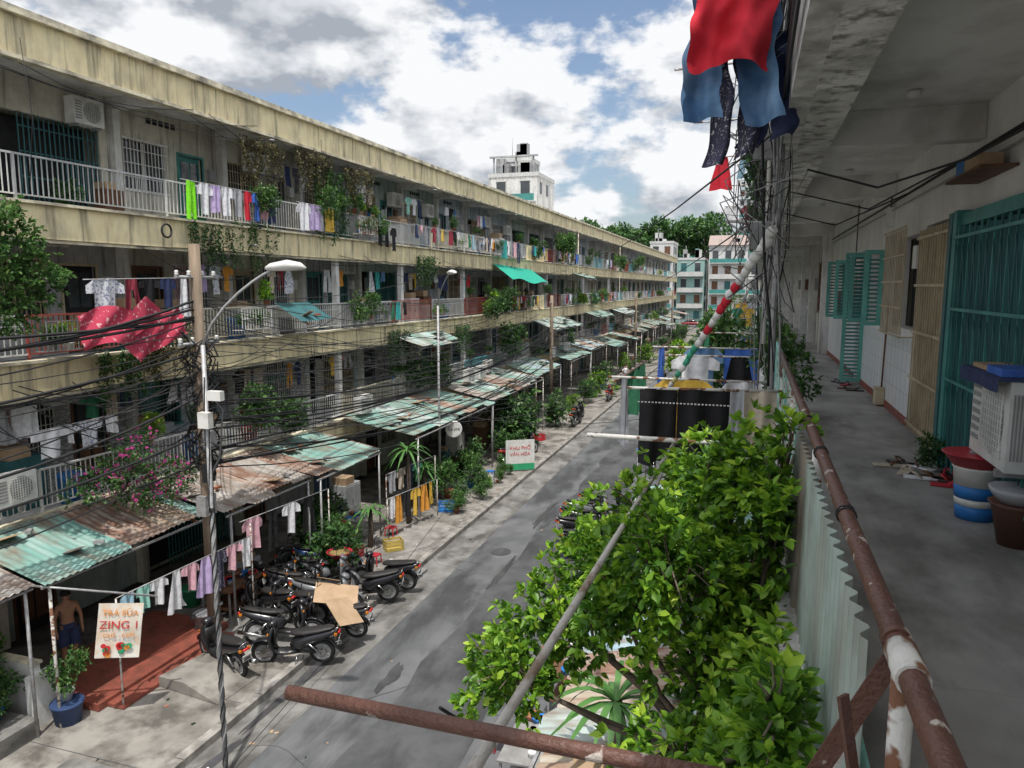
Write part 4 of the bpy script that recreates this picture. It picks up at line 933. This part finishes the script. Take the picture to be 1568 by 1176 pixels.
# ------------------------------------------------------------------ signs
def sign(name,loc,rot,w,h,lines,board=whitep):
    e=bpy.data.objects.new(name,None); e.location=loc; e.rotation_euler=rot; S.collection.objects.link(e)
    b=MB(); b.grid(lambda u,v:(-w/2+w*u,.02*math.sin(v*7)*u,-h/2+h*v),8,8,board) if board is not whitep else b.box(-w/2,w/2,-.015,.015,-h/2,h/2,board); b.build('board',e)
    for (txt,z,sz,m) in lines:
        c=bpy.data.curves.new('lettering','FONT'); c.body=txt; c.size=sz; c.align_x='CENTER'; c.extrude=.002; c.materials.append(m)
        o=bpy.data.objects.new('lettering',c); o.location=(0,-.025,z); o.rotation_euler=(PI/2,0,0); setp(o,e)
    return e
orange=M('sign_orange',(.8,.3,.05),.6); redm=M('sign_red',(.62,.04,.04),.6); grn=M('sign_green',(.04,.36,.16),.6)
s=sign('shop_sign',(-10.9,10.05,1.8),(.0,.14,.65),.74,1.05,[('TRÀ SỮA',.3,.15,orange),('ZING 1',.05,.21,redm),('CHÈ - KEM',-.12,.11,orange)],M('banner_white',(.74,.72,.66),.6,(.70,.56,.42),5))
b=MB()
for i in range(12): b.lathe([(R.uniform(.04,.07),0),(R.uniform(.03,.06),.008)],(R.uniform(-.28,.28),-.03,R.uniform(-.46,-.25)),R.choice([orange,redm,grn]),10,'y')
b.build('food_pictures',s)
b=MB(); b.tube([(-12.9,8.6,3.1),(-10.4,10.5,2.35)],.022,galv,6); b.build('sign_bracket')
s=sign('notice_sign',(-9.5,30.4,.75),(0,0,.55),1.3,1.35,[('KHU PHỐ',.25,.22,redm),('VĂN HÓA',-.02,.2,redm)])
b=MB(); b.box(-.65,.65,-.02,-.0155,-.67,-.38,grn); b.box(-.62,-.58,0,.02,-.75,-.68,galv); b.box(.58,.62,0,.02,-.75,-.68,galv); b.build('stripe',s)
e=empty('round_sign',(-10.9,26.2,2.6),.5); b=MB(); b.lathe([(.3,-.04),(.33,-.03),(.33,.03),(.3,.04)],(0,0,0),whitep,24,'y'); b.tube([(0,.02,.3),(0,.02,.5),(-.2,.2,.55)],.015,galv,6); b.build('disc',e)
c=bpy.data.curves.new('lettering','FONT'); c.body='Cà phê'; c.size=.16;c.align_x='CENTER';c.extrude=.002;c.materials.append(blackm); o=bpy.data.objects.new('lettering',c);o.location=(0,-.045,-.04);o.rotation_euler=(PI/2,0,0);setp(o,e)

# ------------------------------------------------------------------ street clutter
b=MB(); b.box(-13.8,-11.6,10.1,13.8,.031,.17,redtile); b.box(-11.599,-11.2,10.3,13.5,.0315,.10,redtile); b.build('tiled_step')
b=MB(); i=0
b.v+=[(-11.2,11.2,.032),(-9.6,11.0,.032),(-9.5,12.2,.032),(-11.1,12.4,.032),(-11.2,11.2,.24),(-11.0,12.35,.24)]
b.v+=[(-10.5,11.12,.26),(-10.4,12.28,.26)]
b.face([i,i+1,i+6,i+4],pave); b.face([i+3,i+5,i+7,i+2],pave); b.face([i+4,i+6,i+7,i+5],pave); b.face([i+1,i+2,i+7,i+6],pave); b.face([i,i+4,i+5,i+3],pave); b.build('concrete_ramp')
b=MB(); b.box(-14,-12.4,9.5,9.62,.02,1.15,white); b.box(-14,-12.35,9.48,9.64,1.152,1.2,creamcap); b.box(-12.4,-12.25,9.3,9.9,.02,1.0,white); b.box(-14,-12.0,7.6,9.2,.021,.35,gutter); b.build('low_wall')
b=MB(); b.lathe([(.22,0),(.27,.35),(.29,.36),(.29,.4)],(0,0,0),M('dark_blue_pot',(.04,.07,.16),.5),18); b.build('plant_tub',None,(-11.9,9.7,.02)); plant((-11.95,9.75,.42),.6,0)
plant((-12.7,8.9,.35),.7,3,True); plant((-12.4,8.2,.35),.6,1,True); plant((-13.2,9.0,.35),.9,0,True)
def crate(x,y,z,c):
    b=MB(); w=.28
    b.box(-w,w,-.2,.2,0,.03,c)
    for zz in (.03,.14,.25): b.box(-w,w,-.2,-.185,zz,zz+.07,c);b.box(-w,w,.185,.2,zz,zz+.07,c);b.box(-w,-w+.015,-.184,.184,zz,zz+.07,c);b.box(w-.015,w,-.184,.184,zz,zz+.07,c)
    for xx in (-w,w-.02):
        for yy in (-.2,.18): b.box(xx,xx+.02,yy,yy+.02,.03,.33,c)
    b.build('plastic_crate',None,(x,y,z),R.uniform(0,1))
yc=M('crate_yellow',(.50,.38,.10),.5)
for (x,y,c) in ((-11.2,18.9,redp),(-10.3,19.8,yc),(-10.3,24.0,bluep),(-12,19.4,redp),(-3.3,14.2,redp),(-2.9,12.9,redp),(-3.2,15.7,bluep),(-3.0,18,whitep),(-3.2,11.9,yc),(-10.2,28,whitep),(-10.5,37,redp)): crate(x,y,.03,c)
def table(loc,w,d,h,m):
    b=MB(); b.box(-w/2,w/2,-d/2,d/2,h-.03,h,m)
    for x in (-w/2+.05,w/2-.05):
        for y in (-d/2+.05,d/2-.05): b.box(x-.02,x+.02,y-.02,y+.02,0,h-.03,galv)
    b.box(-w/2+.05,w/2-.05,-d/2+.05,d/2-.05,.25,.27,m)
    return b.build('market_table',None,loc,R.uniform(-.1,.1))
tbl=M('table_laminate',(.30,.30,.29),.5,(.22,.21,.2),3)
for (x,y,m) in ((-3.0,9.0,M('steel_top',(.26,.27,.27),.4,metal=.4)),(-3.1,10.8,tbl),(-3.0,13.4,brown),(-3.1,17.2,tbl),(-12.2,14.8,brown),(-12,20,tbl),(-11.8,29.4,brown)):
    table((x,y,-.0),.9,1.4,.75,m)
    for k in range(12):
        bb=MB(); r=R.uniform(.05,.14); bb.lathe([(r*.7,0),(r,.08),(r*1.05,.1),(r*.9,.1)],(0,0,0),R.choice([redp,bluep,whitep,galv,terra]),12); bb.build('bowl',None,(x+R.uniform(-.3,.3),y+R.uniform(-.55,.55),.755))
def stool(x,y,m):
    b=MB(); b.box(-.15,.15,-.15,.15,.25,.28,m)
    for a in (-.13,.13):
        for c in (-.13,.13): b.beam((a,c,.25),(a*1.2,c*1.2,0),.03,.03,m)
    b.build('plastic_stool',None,(x,y,-.1 if x>-9 else .02))
for (x,y,m) in ((-3.9,9.3,redp),(-3.8,10.4,bluep),(-3.9,11.6,redp),(-11,21,redp),(-10.4,29,bluep),(-10.3,18.6,redp),(-4.0,15,redp)): stool(x,y,m)
b=MB(); b.box(-3.8,-2.7,26.2,28.6,2.2,2.24,M('blue_tarp',(.05,.2,.58),.6))
for x in (-3.75,-2.75):
    for y in (26.3,28.5): b.tube([(x,y,-.1),(x,y,2.2)],.02,galv,6)
b.build('market_canopy')
for (x,y,w,l,z,m) in ((-4.0,58,2.2,5,2.6,M('blue_tarp',(.04,.16,.5),.6)),(-3.6,36,1.8,3.5,2.4,C['tarp']),(-3.6,49,1.8,3.5,2.4,whitep),(-4.2,95,2.2,6,3.0,M('blue_tarp',(.04,.16,.5),.6)),(-3.8,72,2,4,2.8,redp)):
    b=MB(); b.grid(lambda u,v:(x-w/2+w*u,y+l*v,z+.3*math.sin(u*PI)),8,2,m)
    for xx in (x-w/2,x+w/2):
        for yy in (y,y+l): b.tube([(xx,yy,-.1),(xx,yy,z)],.025,galv,6)
    b.build('market_canopy')
for (x,y,z) in ((-13.6,10.3,3.9),(-12.9,33.0,3.6),(-12.8,34.3,3.6),(-15.3,14.2,11.9),(-15.4,34,11.5),(-15.3,26,8.6),(-13.4,37,3.6),(-12.7,52,3.5),(-15.3,46,11.4),(-15.3,18.5,8.6),(-15.3,30.2,11.6),(-15.3,22.3,5.4),(-13.3,23.5,3.6),(-15.3,20.5,11.7),(-15.3,38.3,8.6),(-15.3,13.0,5.4),(-15.3,42,11.6),(-15.3,50,8.5)): inst('air_conditioner',AC,(x,y,z),PI,1.05)
b=MB(); b.lathe([(.5,0),(.5,1.0),(.3,1.15),(.1,1.2)],(0,0,0),steel,20); b.build('water_tank',None,(-17,57,13.1))

# ------------------------------------------------------------------ background
def bldg(name,x0,y0,w,d,h,fl,m,m2=white,balc=True,seed=0):
    r=random.Random(seed); e=empty(name,(x0,y0,0)); b=MB(); b.box(0,w,0,d,-.13,h,m); b.box(-.1,w+.1,-.1,d+.1,h+.001,h+.5,m2); D=MB(); fh=h/fl
    for f in range(fl):
        z=f*fh
        if balc and f>0:
            D.box(.2,w-.2,-1.0,-.001,z-.1,z+.05,m2); D.box(.2,w-.2,-1.0,-.95,z+.05,z+.9,m2 if r.random()<.5 else teal)
        n=max(1,int(w/2.2))
        for i in range(n):
            cx=(i+.5)*w/n; D.box(cx-.6,cx+.6,-.06,-.002,z+fh*.3,z+fh*.82,r.choice([glass,glass,tealD,brown]))
            D.box(cx-.68,cx+.68,-.09,-.061,z+fh*.82,z+fh*.87,m2)
        for i in range(max(1,int(d/3))):
            cy=(i+.5)*3
            for X in (-.05,w+.001): D.box(X,X+.05,cy-.5,cy+.5,z+fh*.35,z+fh*.8,glass)
    for _ in range(4):
        x=r.uniform(.5,w-1.5); D.box(x,x+r.uniform(.6,1.6),1,2.2,h+.502,h+r.uniform(1,2.6),r.choice([m,m2,galv,wallms[1]]))
    D.tube([(w*.3,1,h+.5),(w*.3,1,h+3.2)],.04,galv,5)
    b.build('walls',e); D.build('windows_and_balconies',e); return e
bgtrim=M('bg_trim',(.58,.58,.56),.8,dirt=.4,dcol=(.3,.29,.27))
bldg('tower_building',-33,92,6.5,8,22,7,wallms[2],bgtrim,True,1)
bldg('rooftop_room',-32,94,4,4,24.2,8,wallms[1],bgtrim,False,2)
b=MB()
for x in (-32.5,-29.5,-27.2): b.tube([(x,92.5,22.5),(x,92.5,24.5)],.12,wallms[1],6)
b.box(-33,-26.6,92.2,92.6,24.5,24.7,wallms[1]); b.build('rooftop_frame')
dk=dict(dirt=.4,dcol=(.28,.27,.25),dscale=.5)
wp=[M('bgw1',(.62,.62,.61),**dk),M('bgw2',(.28,.45,.42),**dk),M('bgw3',(.60,.58,.52),**dk),M('bgw4',(.55,.52,.42),**dk),M('bgw5',(.46,.53,.57),**dk)]
bldg('townhouse',-9.5,168,8,10,16.5,5,wp[0],bgtrim,True,3); bldg('townhouse',-16.5,170,6,10,14,4,wp[1],bgtrim,True,4); bldg('townhouse',-22,166,5,10,17.5,5,wp[0],bgtrim,True,5)
bldg('townhouse',-29,168,6.5,10,13,4,wp[3],bgtrim,True,6); bldg('townhouse',-1.2,167,7,10,13,4,wp[2],bgtrim,True,7); bldg('townhouse',6,167,7,10,15,4,wp[4],bgtrim,True,8)
bldg('office_tower',-6.5,300,9,9,48,14,wp[0],wp[4],True,9); bldg('apartment_tower',-24,240,9,9,24,7,wp[1],bgtrim,True,12)
for i in range(22):
    x=-110+i*9+R.uniform(-1,1)
    if -34<x<12: continue
    bldg('townhouse',x,175+R.uniform(-4,8),7.5,12,R.uniform(9,17),4,R.choice(wp),bgtrim,True,20+i)
e=empty('gable_roof',(-9.7,167.5,17.01)); g=MB()
g.v=[(0,0,0),(8.4,0,0),(8.4,10.5,0),(0,10.5,0),(0,5,2.4),(8.4,5,2.4)]
for f in ([0,1,5,4],[2,3,4,5],[0,4,3],[1,2,5]): g.face(f,M('roof_tile',(.34,.27,.24)))
g.build('roof',e)
BT=[]
for i in range(3):
    r=random.Random(90+i); lb=[((r.uniform(-5,5),r.uniform(-3,3),r.uniform(11,16.5)),(r.uniform(1.4,2.5),r.uniform(1.6,2.8),r.uniform(.9,1.5))) for _ in range(12)]
    tm=bushmesh('leaves',lb,1400,4,.7,LD,60+i,False,.1); b=MB(); b.tube([(0,0,0),(.2,0,6),(0,0,11)],[.45,.35,.25],bark,8)
    for c,_ in lb: b.tube([(0,0,8+r.uniform(0,2)),(c[0]*.5,c[1]*.5,10.8),c],[.2,.13,.06],bark,5)
    BT.append((tm,b.mesh('trunk')))
for (x,y,s,k) in [(-21,190,1.42,0),(-31,182,1.30,1),(-41,178,1.38,2),(-11.5,192,1.5,1),(-27,204,1.35,2),(-37,204,1.42,0),(-49,190,1.2,1),(14,190,1.0,0),(26,195,1.1,2),(-60,200,1.1,2)]:
    e=empty('tree',(x,y,-.13)); inst('leaves',BT[k][0],(0,0,0),x,s,e); inst('trunk',BT[k][1],(0,0,0),x,s,e)

# ------------------------------------------------------------------ people
def person(name,loc,rz,skinm,topm,shortm,shirt=False,h=1.66):
    e=empty(name,loc,rz); k=h/1.70
    V=[];E=[];Rr=[]
    def v(x,y,z,r,par=None):
        V.append((x*k,y*k,z*k)); Rr.append(r*k)
        if par is not None: E.append((par,len(V)-1))
        return len(V)-1
    pel=v(0,0,.92,.125); w=v(0,.0,1.06,.115,pel); ch=v(0,.01,1.24,.14,w); sh=v(0,0,1.38,.11,ch); nk=v(0,0,1.47,.052,sh); hd0=v(0,-.015,1.54,.06,nk); hd=v(0,-.02,1.60,.085,hd0); v(0,-.015,1.66,.07,hd)
    for s_ in (-1,1):
        a=v(s_*.17,0,1.37,.062,sh); el=v(s_*(.24 if s_<0 else .27),.03,1.10,.042,a); wr=v(s_*.25,-.06,.88,.028,el); pm=v(s_*.25,-.08,.80,.034,wr)
        for q in range(4):
            V_=V[pm]; f1=v(V_[0]/k,V_[1]/k-.025+.018*q,V_[2]/k-.05,.010,pm); v(V_[0]/k-s_*.012,V_[1]/k-.03+.018*q,V_[2]/k-.085+.006*abs(q-1.5),.008,f1)
        v(V[pm][0]/k-s_*.02,V[pm][1]/k-.045,V[pm][2]/k-.01,.010,pm)
        hp=v(s_*.09,0,.84,.098,pel); kn=v(s_*.105,-.02,.48,.062,hp); cf=v(s_*.105,.015,.34,.055,kn); an=v(s_*.105,.02,.09,.036,cf); v(s_*.12,-.10,.035,.034,an)
    me=bpy.data.meshes.new('body'); me.from_pydata(V,E,[]); o=bpy.data.objects.new('body',me); setp(o,e)
    o.modifiers.new('s','SKIN')
    for i,r in enumerate(Rr): me.skin_vertices[0].data[i].radius=(r,r)
    me.skin_vertices[0].data[0].use_root=True
    sd=o.modifiers.new('sub','SUBSURF'); sd.levels=2; sd.render_levels=2; me.materials.append(skinm)
    b=MB()
    for s_ in (-1,1): b.tube([(s_*.085*k,0,.90*k),(s_*.10*k,-.005,.7*k),(s_*.115*k,-.01,.52*k)],[.125*k,.12*k,.115*k],shortm,14,False)
    b.lathe([(.14*k,.86*k),(.15*k,.93*k),(.135*k,1.0*k)],(0,0,0),shortm,18)
    if shirt:
        b.lathe([(.165*k,.9*k),(.15*k,1.1*k),(.17*k,1.28*k),(.13*k,1.41*k),(.06*k,1.46*k)],(0,0,0),topm,18)
        for s_ in (-1,1): b.tube([(s_*.12*k,0,1.38*k),(s_*.20*k,.01,1.26*k),(s_*.235*k,.02,1.17*k)],[.08*k,.075*k,.068*k],topm,12,False)
    b.build('clothes',e)
    f=MB()
    f.lathe([(.100*k,0),(.102*k,.04*k),(.085*k,.085*k),(.05*k,.112*k),(.01,.118*k)],(0,.01*k,1.6*k),hair,16)
    for s_ in (-1,1):
        f.lathe([(.004,0),(.010*k,.004),(.004,.008)],(s_*.033*k,-.11*k,1.6*k),whitep,8,'y'); f.lathe([(.004,0),(.005*k,.003)],(s_*.033*k,-.113*k,1.6*k),hair,8,'y')
        f.lathe([(.005,-.008),(.022*k,0),(.008,.008)],(s_*.097*k,-.01*k,1.585*k),skinm,8,'x')
    f.tube([(0,-.10*k,1.605*k),(0,-.125*k,1.565*k),(0,-.10*k,1.555*k)],[.008,.014,.008],skinm,6); f.tube([(-.025*k,-.098*k,1.525*k),(0,-.106*k,1.525*k),(.025*k,-.098*k,1.525*k)],.005,C['maroon'],5)
    f.build('head_features',e); return e
person('man',(-13.35,11.05,.17),1.2,skin,skin,C['navy'],False,1.68)
person('man',(-9.9,61,.02),.6,skin,C['white'],C['grey'],True,1.65); person('woman',(-10.2,63,.02),1.6,skin,C['pink'],C['black'],True,1.58)
person('woman',(-3.6,36,-.1),2.6,skin,C['red'],C['black'],True,1.56)

# ------------------------------------------------------------------ sky & sun
sv=Vector((.13,-.36,1)).normalized(); el=math.asin(sv.z); az=math.atan2(sv.x,sv.y)
sl=bpy.data.lights.new('sun','SUN'); sl.energy=3.9; sl.angle=math.radians(.8); sl.color=(1,.96,.9)
so=bpy.data.objects.new('sun',sl); so.rotation_euler=sv.to_track_quat('Z','Y').to_euler(); S.collection.objects.link(so)
w=bpy.data.worlds.new('World'); S.world=w; w.use_nodes=True; nt=w.node_tree; N=nt.nodes; L=nt.links; N.clear()
out=N.new('ShaderNodeOutputWorld'); sky=N.new('ShaderNodeTexSky'); sky.sky_type='NISHITA'; sky.sun_disc=False; sky.sun_elevation=el; sky.sun_rotation=az; sky.altitude=10; sky.air_density=1.0; sky.dust_density=2.5
bg1=N.new('ShaderNodeBackground'); bg1.inputs[1].default_value=.15; L.new(sky.outputs[0],bg1.inputs[0])
tc=N.new('ShaderNodeTexCoord')
def vm(op,a,bv):
    n=N.new('ShaderNodeVectorMath'); n.operation=op
    L.new(a,n.inputs[0]); n.inputs[1].default_value=bv
    return n.outputs['Value'] if op=='DOT_PRODUCT' else n.outputs[0]
def mt(op,a,bb=None,clamp=False):
    n=N.new('ShaderNodeMath'); n.operation=op; n.use_clamp=clamp
    for i,q in enumerate((a,bb)):
        if q is None: continue
        if isinstance(q,(int,float)): n.inputs[i].default_value=q
        else: L.new(q,n.inputs[i])
    return n.outputs[0]
def nz(vec,scale,det,ro=.55):
    n=N.new('ShaderNodeTexNoise'); n.inputs['Scale'].default_value=scale; n.inputs['Detail'].default_value=det; n.inputs['Roughness'].default_value=ro
    L.new(vec,n.inputs['Vector']); return n.outputs['Fac']
v0=vm('MULTIPLY',tc.outputs['Generated'],(1,1,1.8)); v0=vm('ADD',v0,(3.1,1.7,.4))
v1=vm('ADD',v0,(.012,-.012,.055))
d0=nz(v0,4.3,8,.56); d1=nz(v1,4.3,5,.56)
mr=N.new('ShaderNodeMapRange'); mr.interpolation_type='SMOOTHSTEP'; mr.inputs['From Min'].default_value=.405; mr.inputs['From Max'].default_value=.475; L.new(d0,mr.inputs['Value'])
df=mt('SUBTRACT',d0,d1); lit=mt('ADD',mt('MULTIPLY',df,5.5),.70,True)
thick=N.new('ShaderNodeMapRange'); thick.inputs['From Min'].default_value=.53; thick.inputs['From Max'].default_value=.70; thick.inputs['To Min'].default_value=1; thick.inputs['To Max'].default_value=.45; L.new(d0,thick.inputs['Value'])
br=mt('MULTIPLY',lit,thick.outputs[0])
cr=N.new('ShaderNodeValToRGB'); cr.color_ramp.elements[0].color=(.40,.44,.50,1); cr.color_ramp.elements[0].position=.12; cr.color_ramp.elements[1].color=(.96,.97,.99,1); cr.color_ramp.elements[1].position=.78
L.new(br,cr.inputs[0])
dt=vm('DOT_PRODUCT',tc.outputs['Generated'],tuple(sv)); gl=mt('POWER',mt('MAXIMUM',dt,0.0),3.0); st=mt('ADD',mt('MULTIPLY',gl,1.8),1.0)  # added glow: clouds brightened toward the out-of-frame sun for extra ambient light
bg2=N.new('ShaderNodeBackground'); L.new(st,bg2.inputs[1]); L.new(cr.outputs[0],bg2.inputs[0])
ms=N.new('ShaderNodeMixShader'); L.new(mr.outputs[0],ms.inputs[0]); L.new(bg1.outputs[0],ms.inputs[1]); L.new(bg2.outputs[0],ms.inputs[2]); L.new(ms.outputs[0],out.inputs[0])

cam=bpy.data.cameras.new('camera'); cam.sensor_width=36; cam.lens=25.94; cam.clip_start=.05; cam.clip_end=3000
co=bpy.data.objects.new('camera',cam); co.location=(0,0,8.1); co.rotation_euler=(math.radians(82.5),0,math.radians(18)); S.collection.objects.link(co); S.camera=co
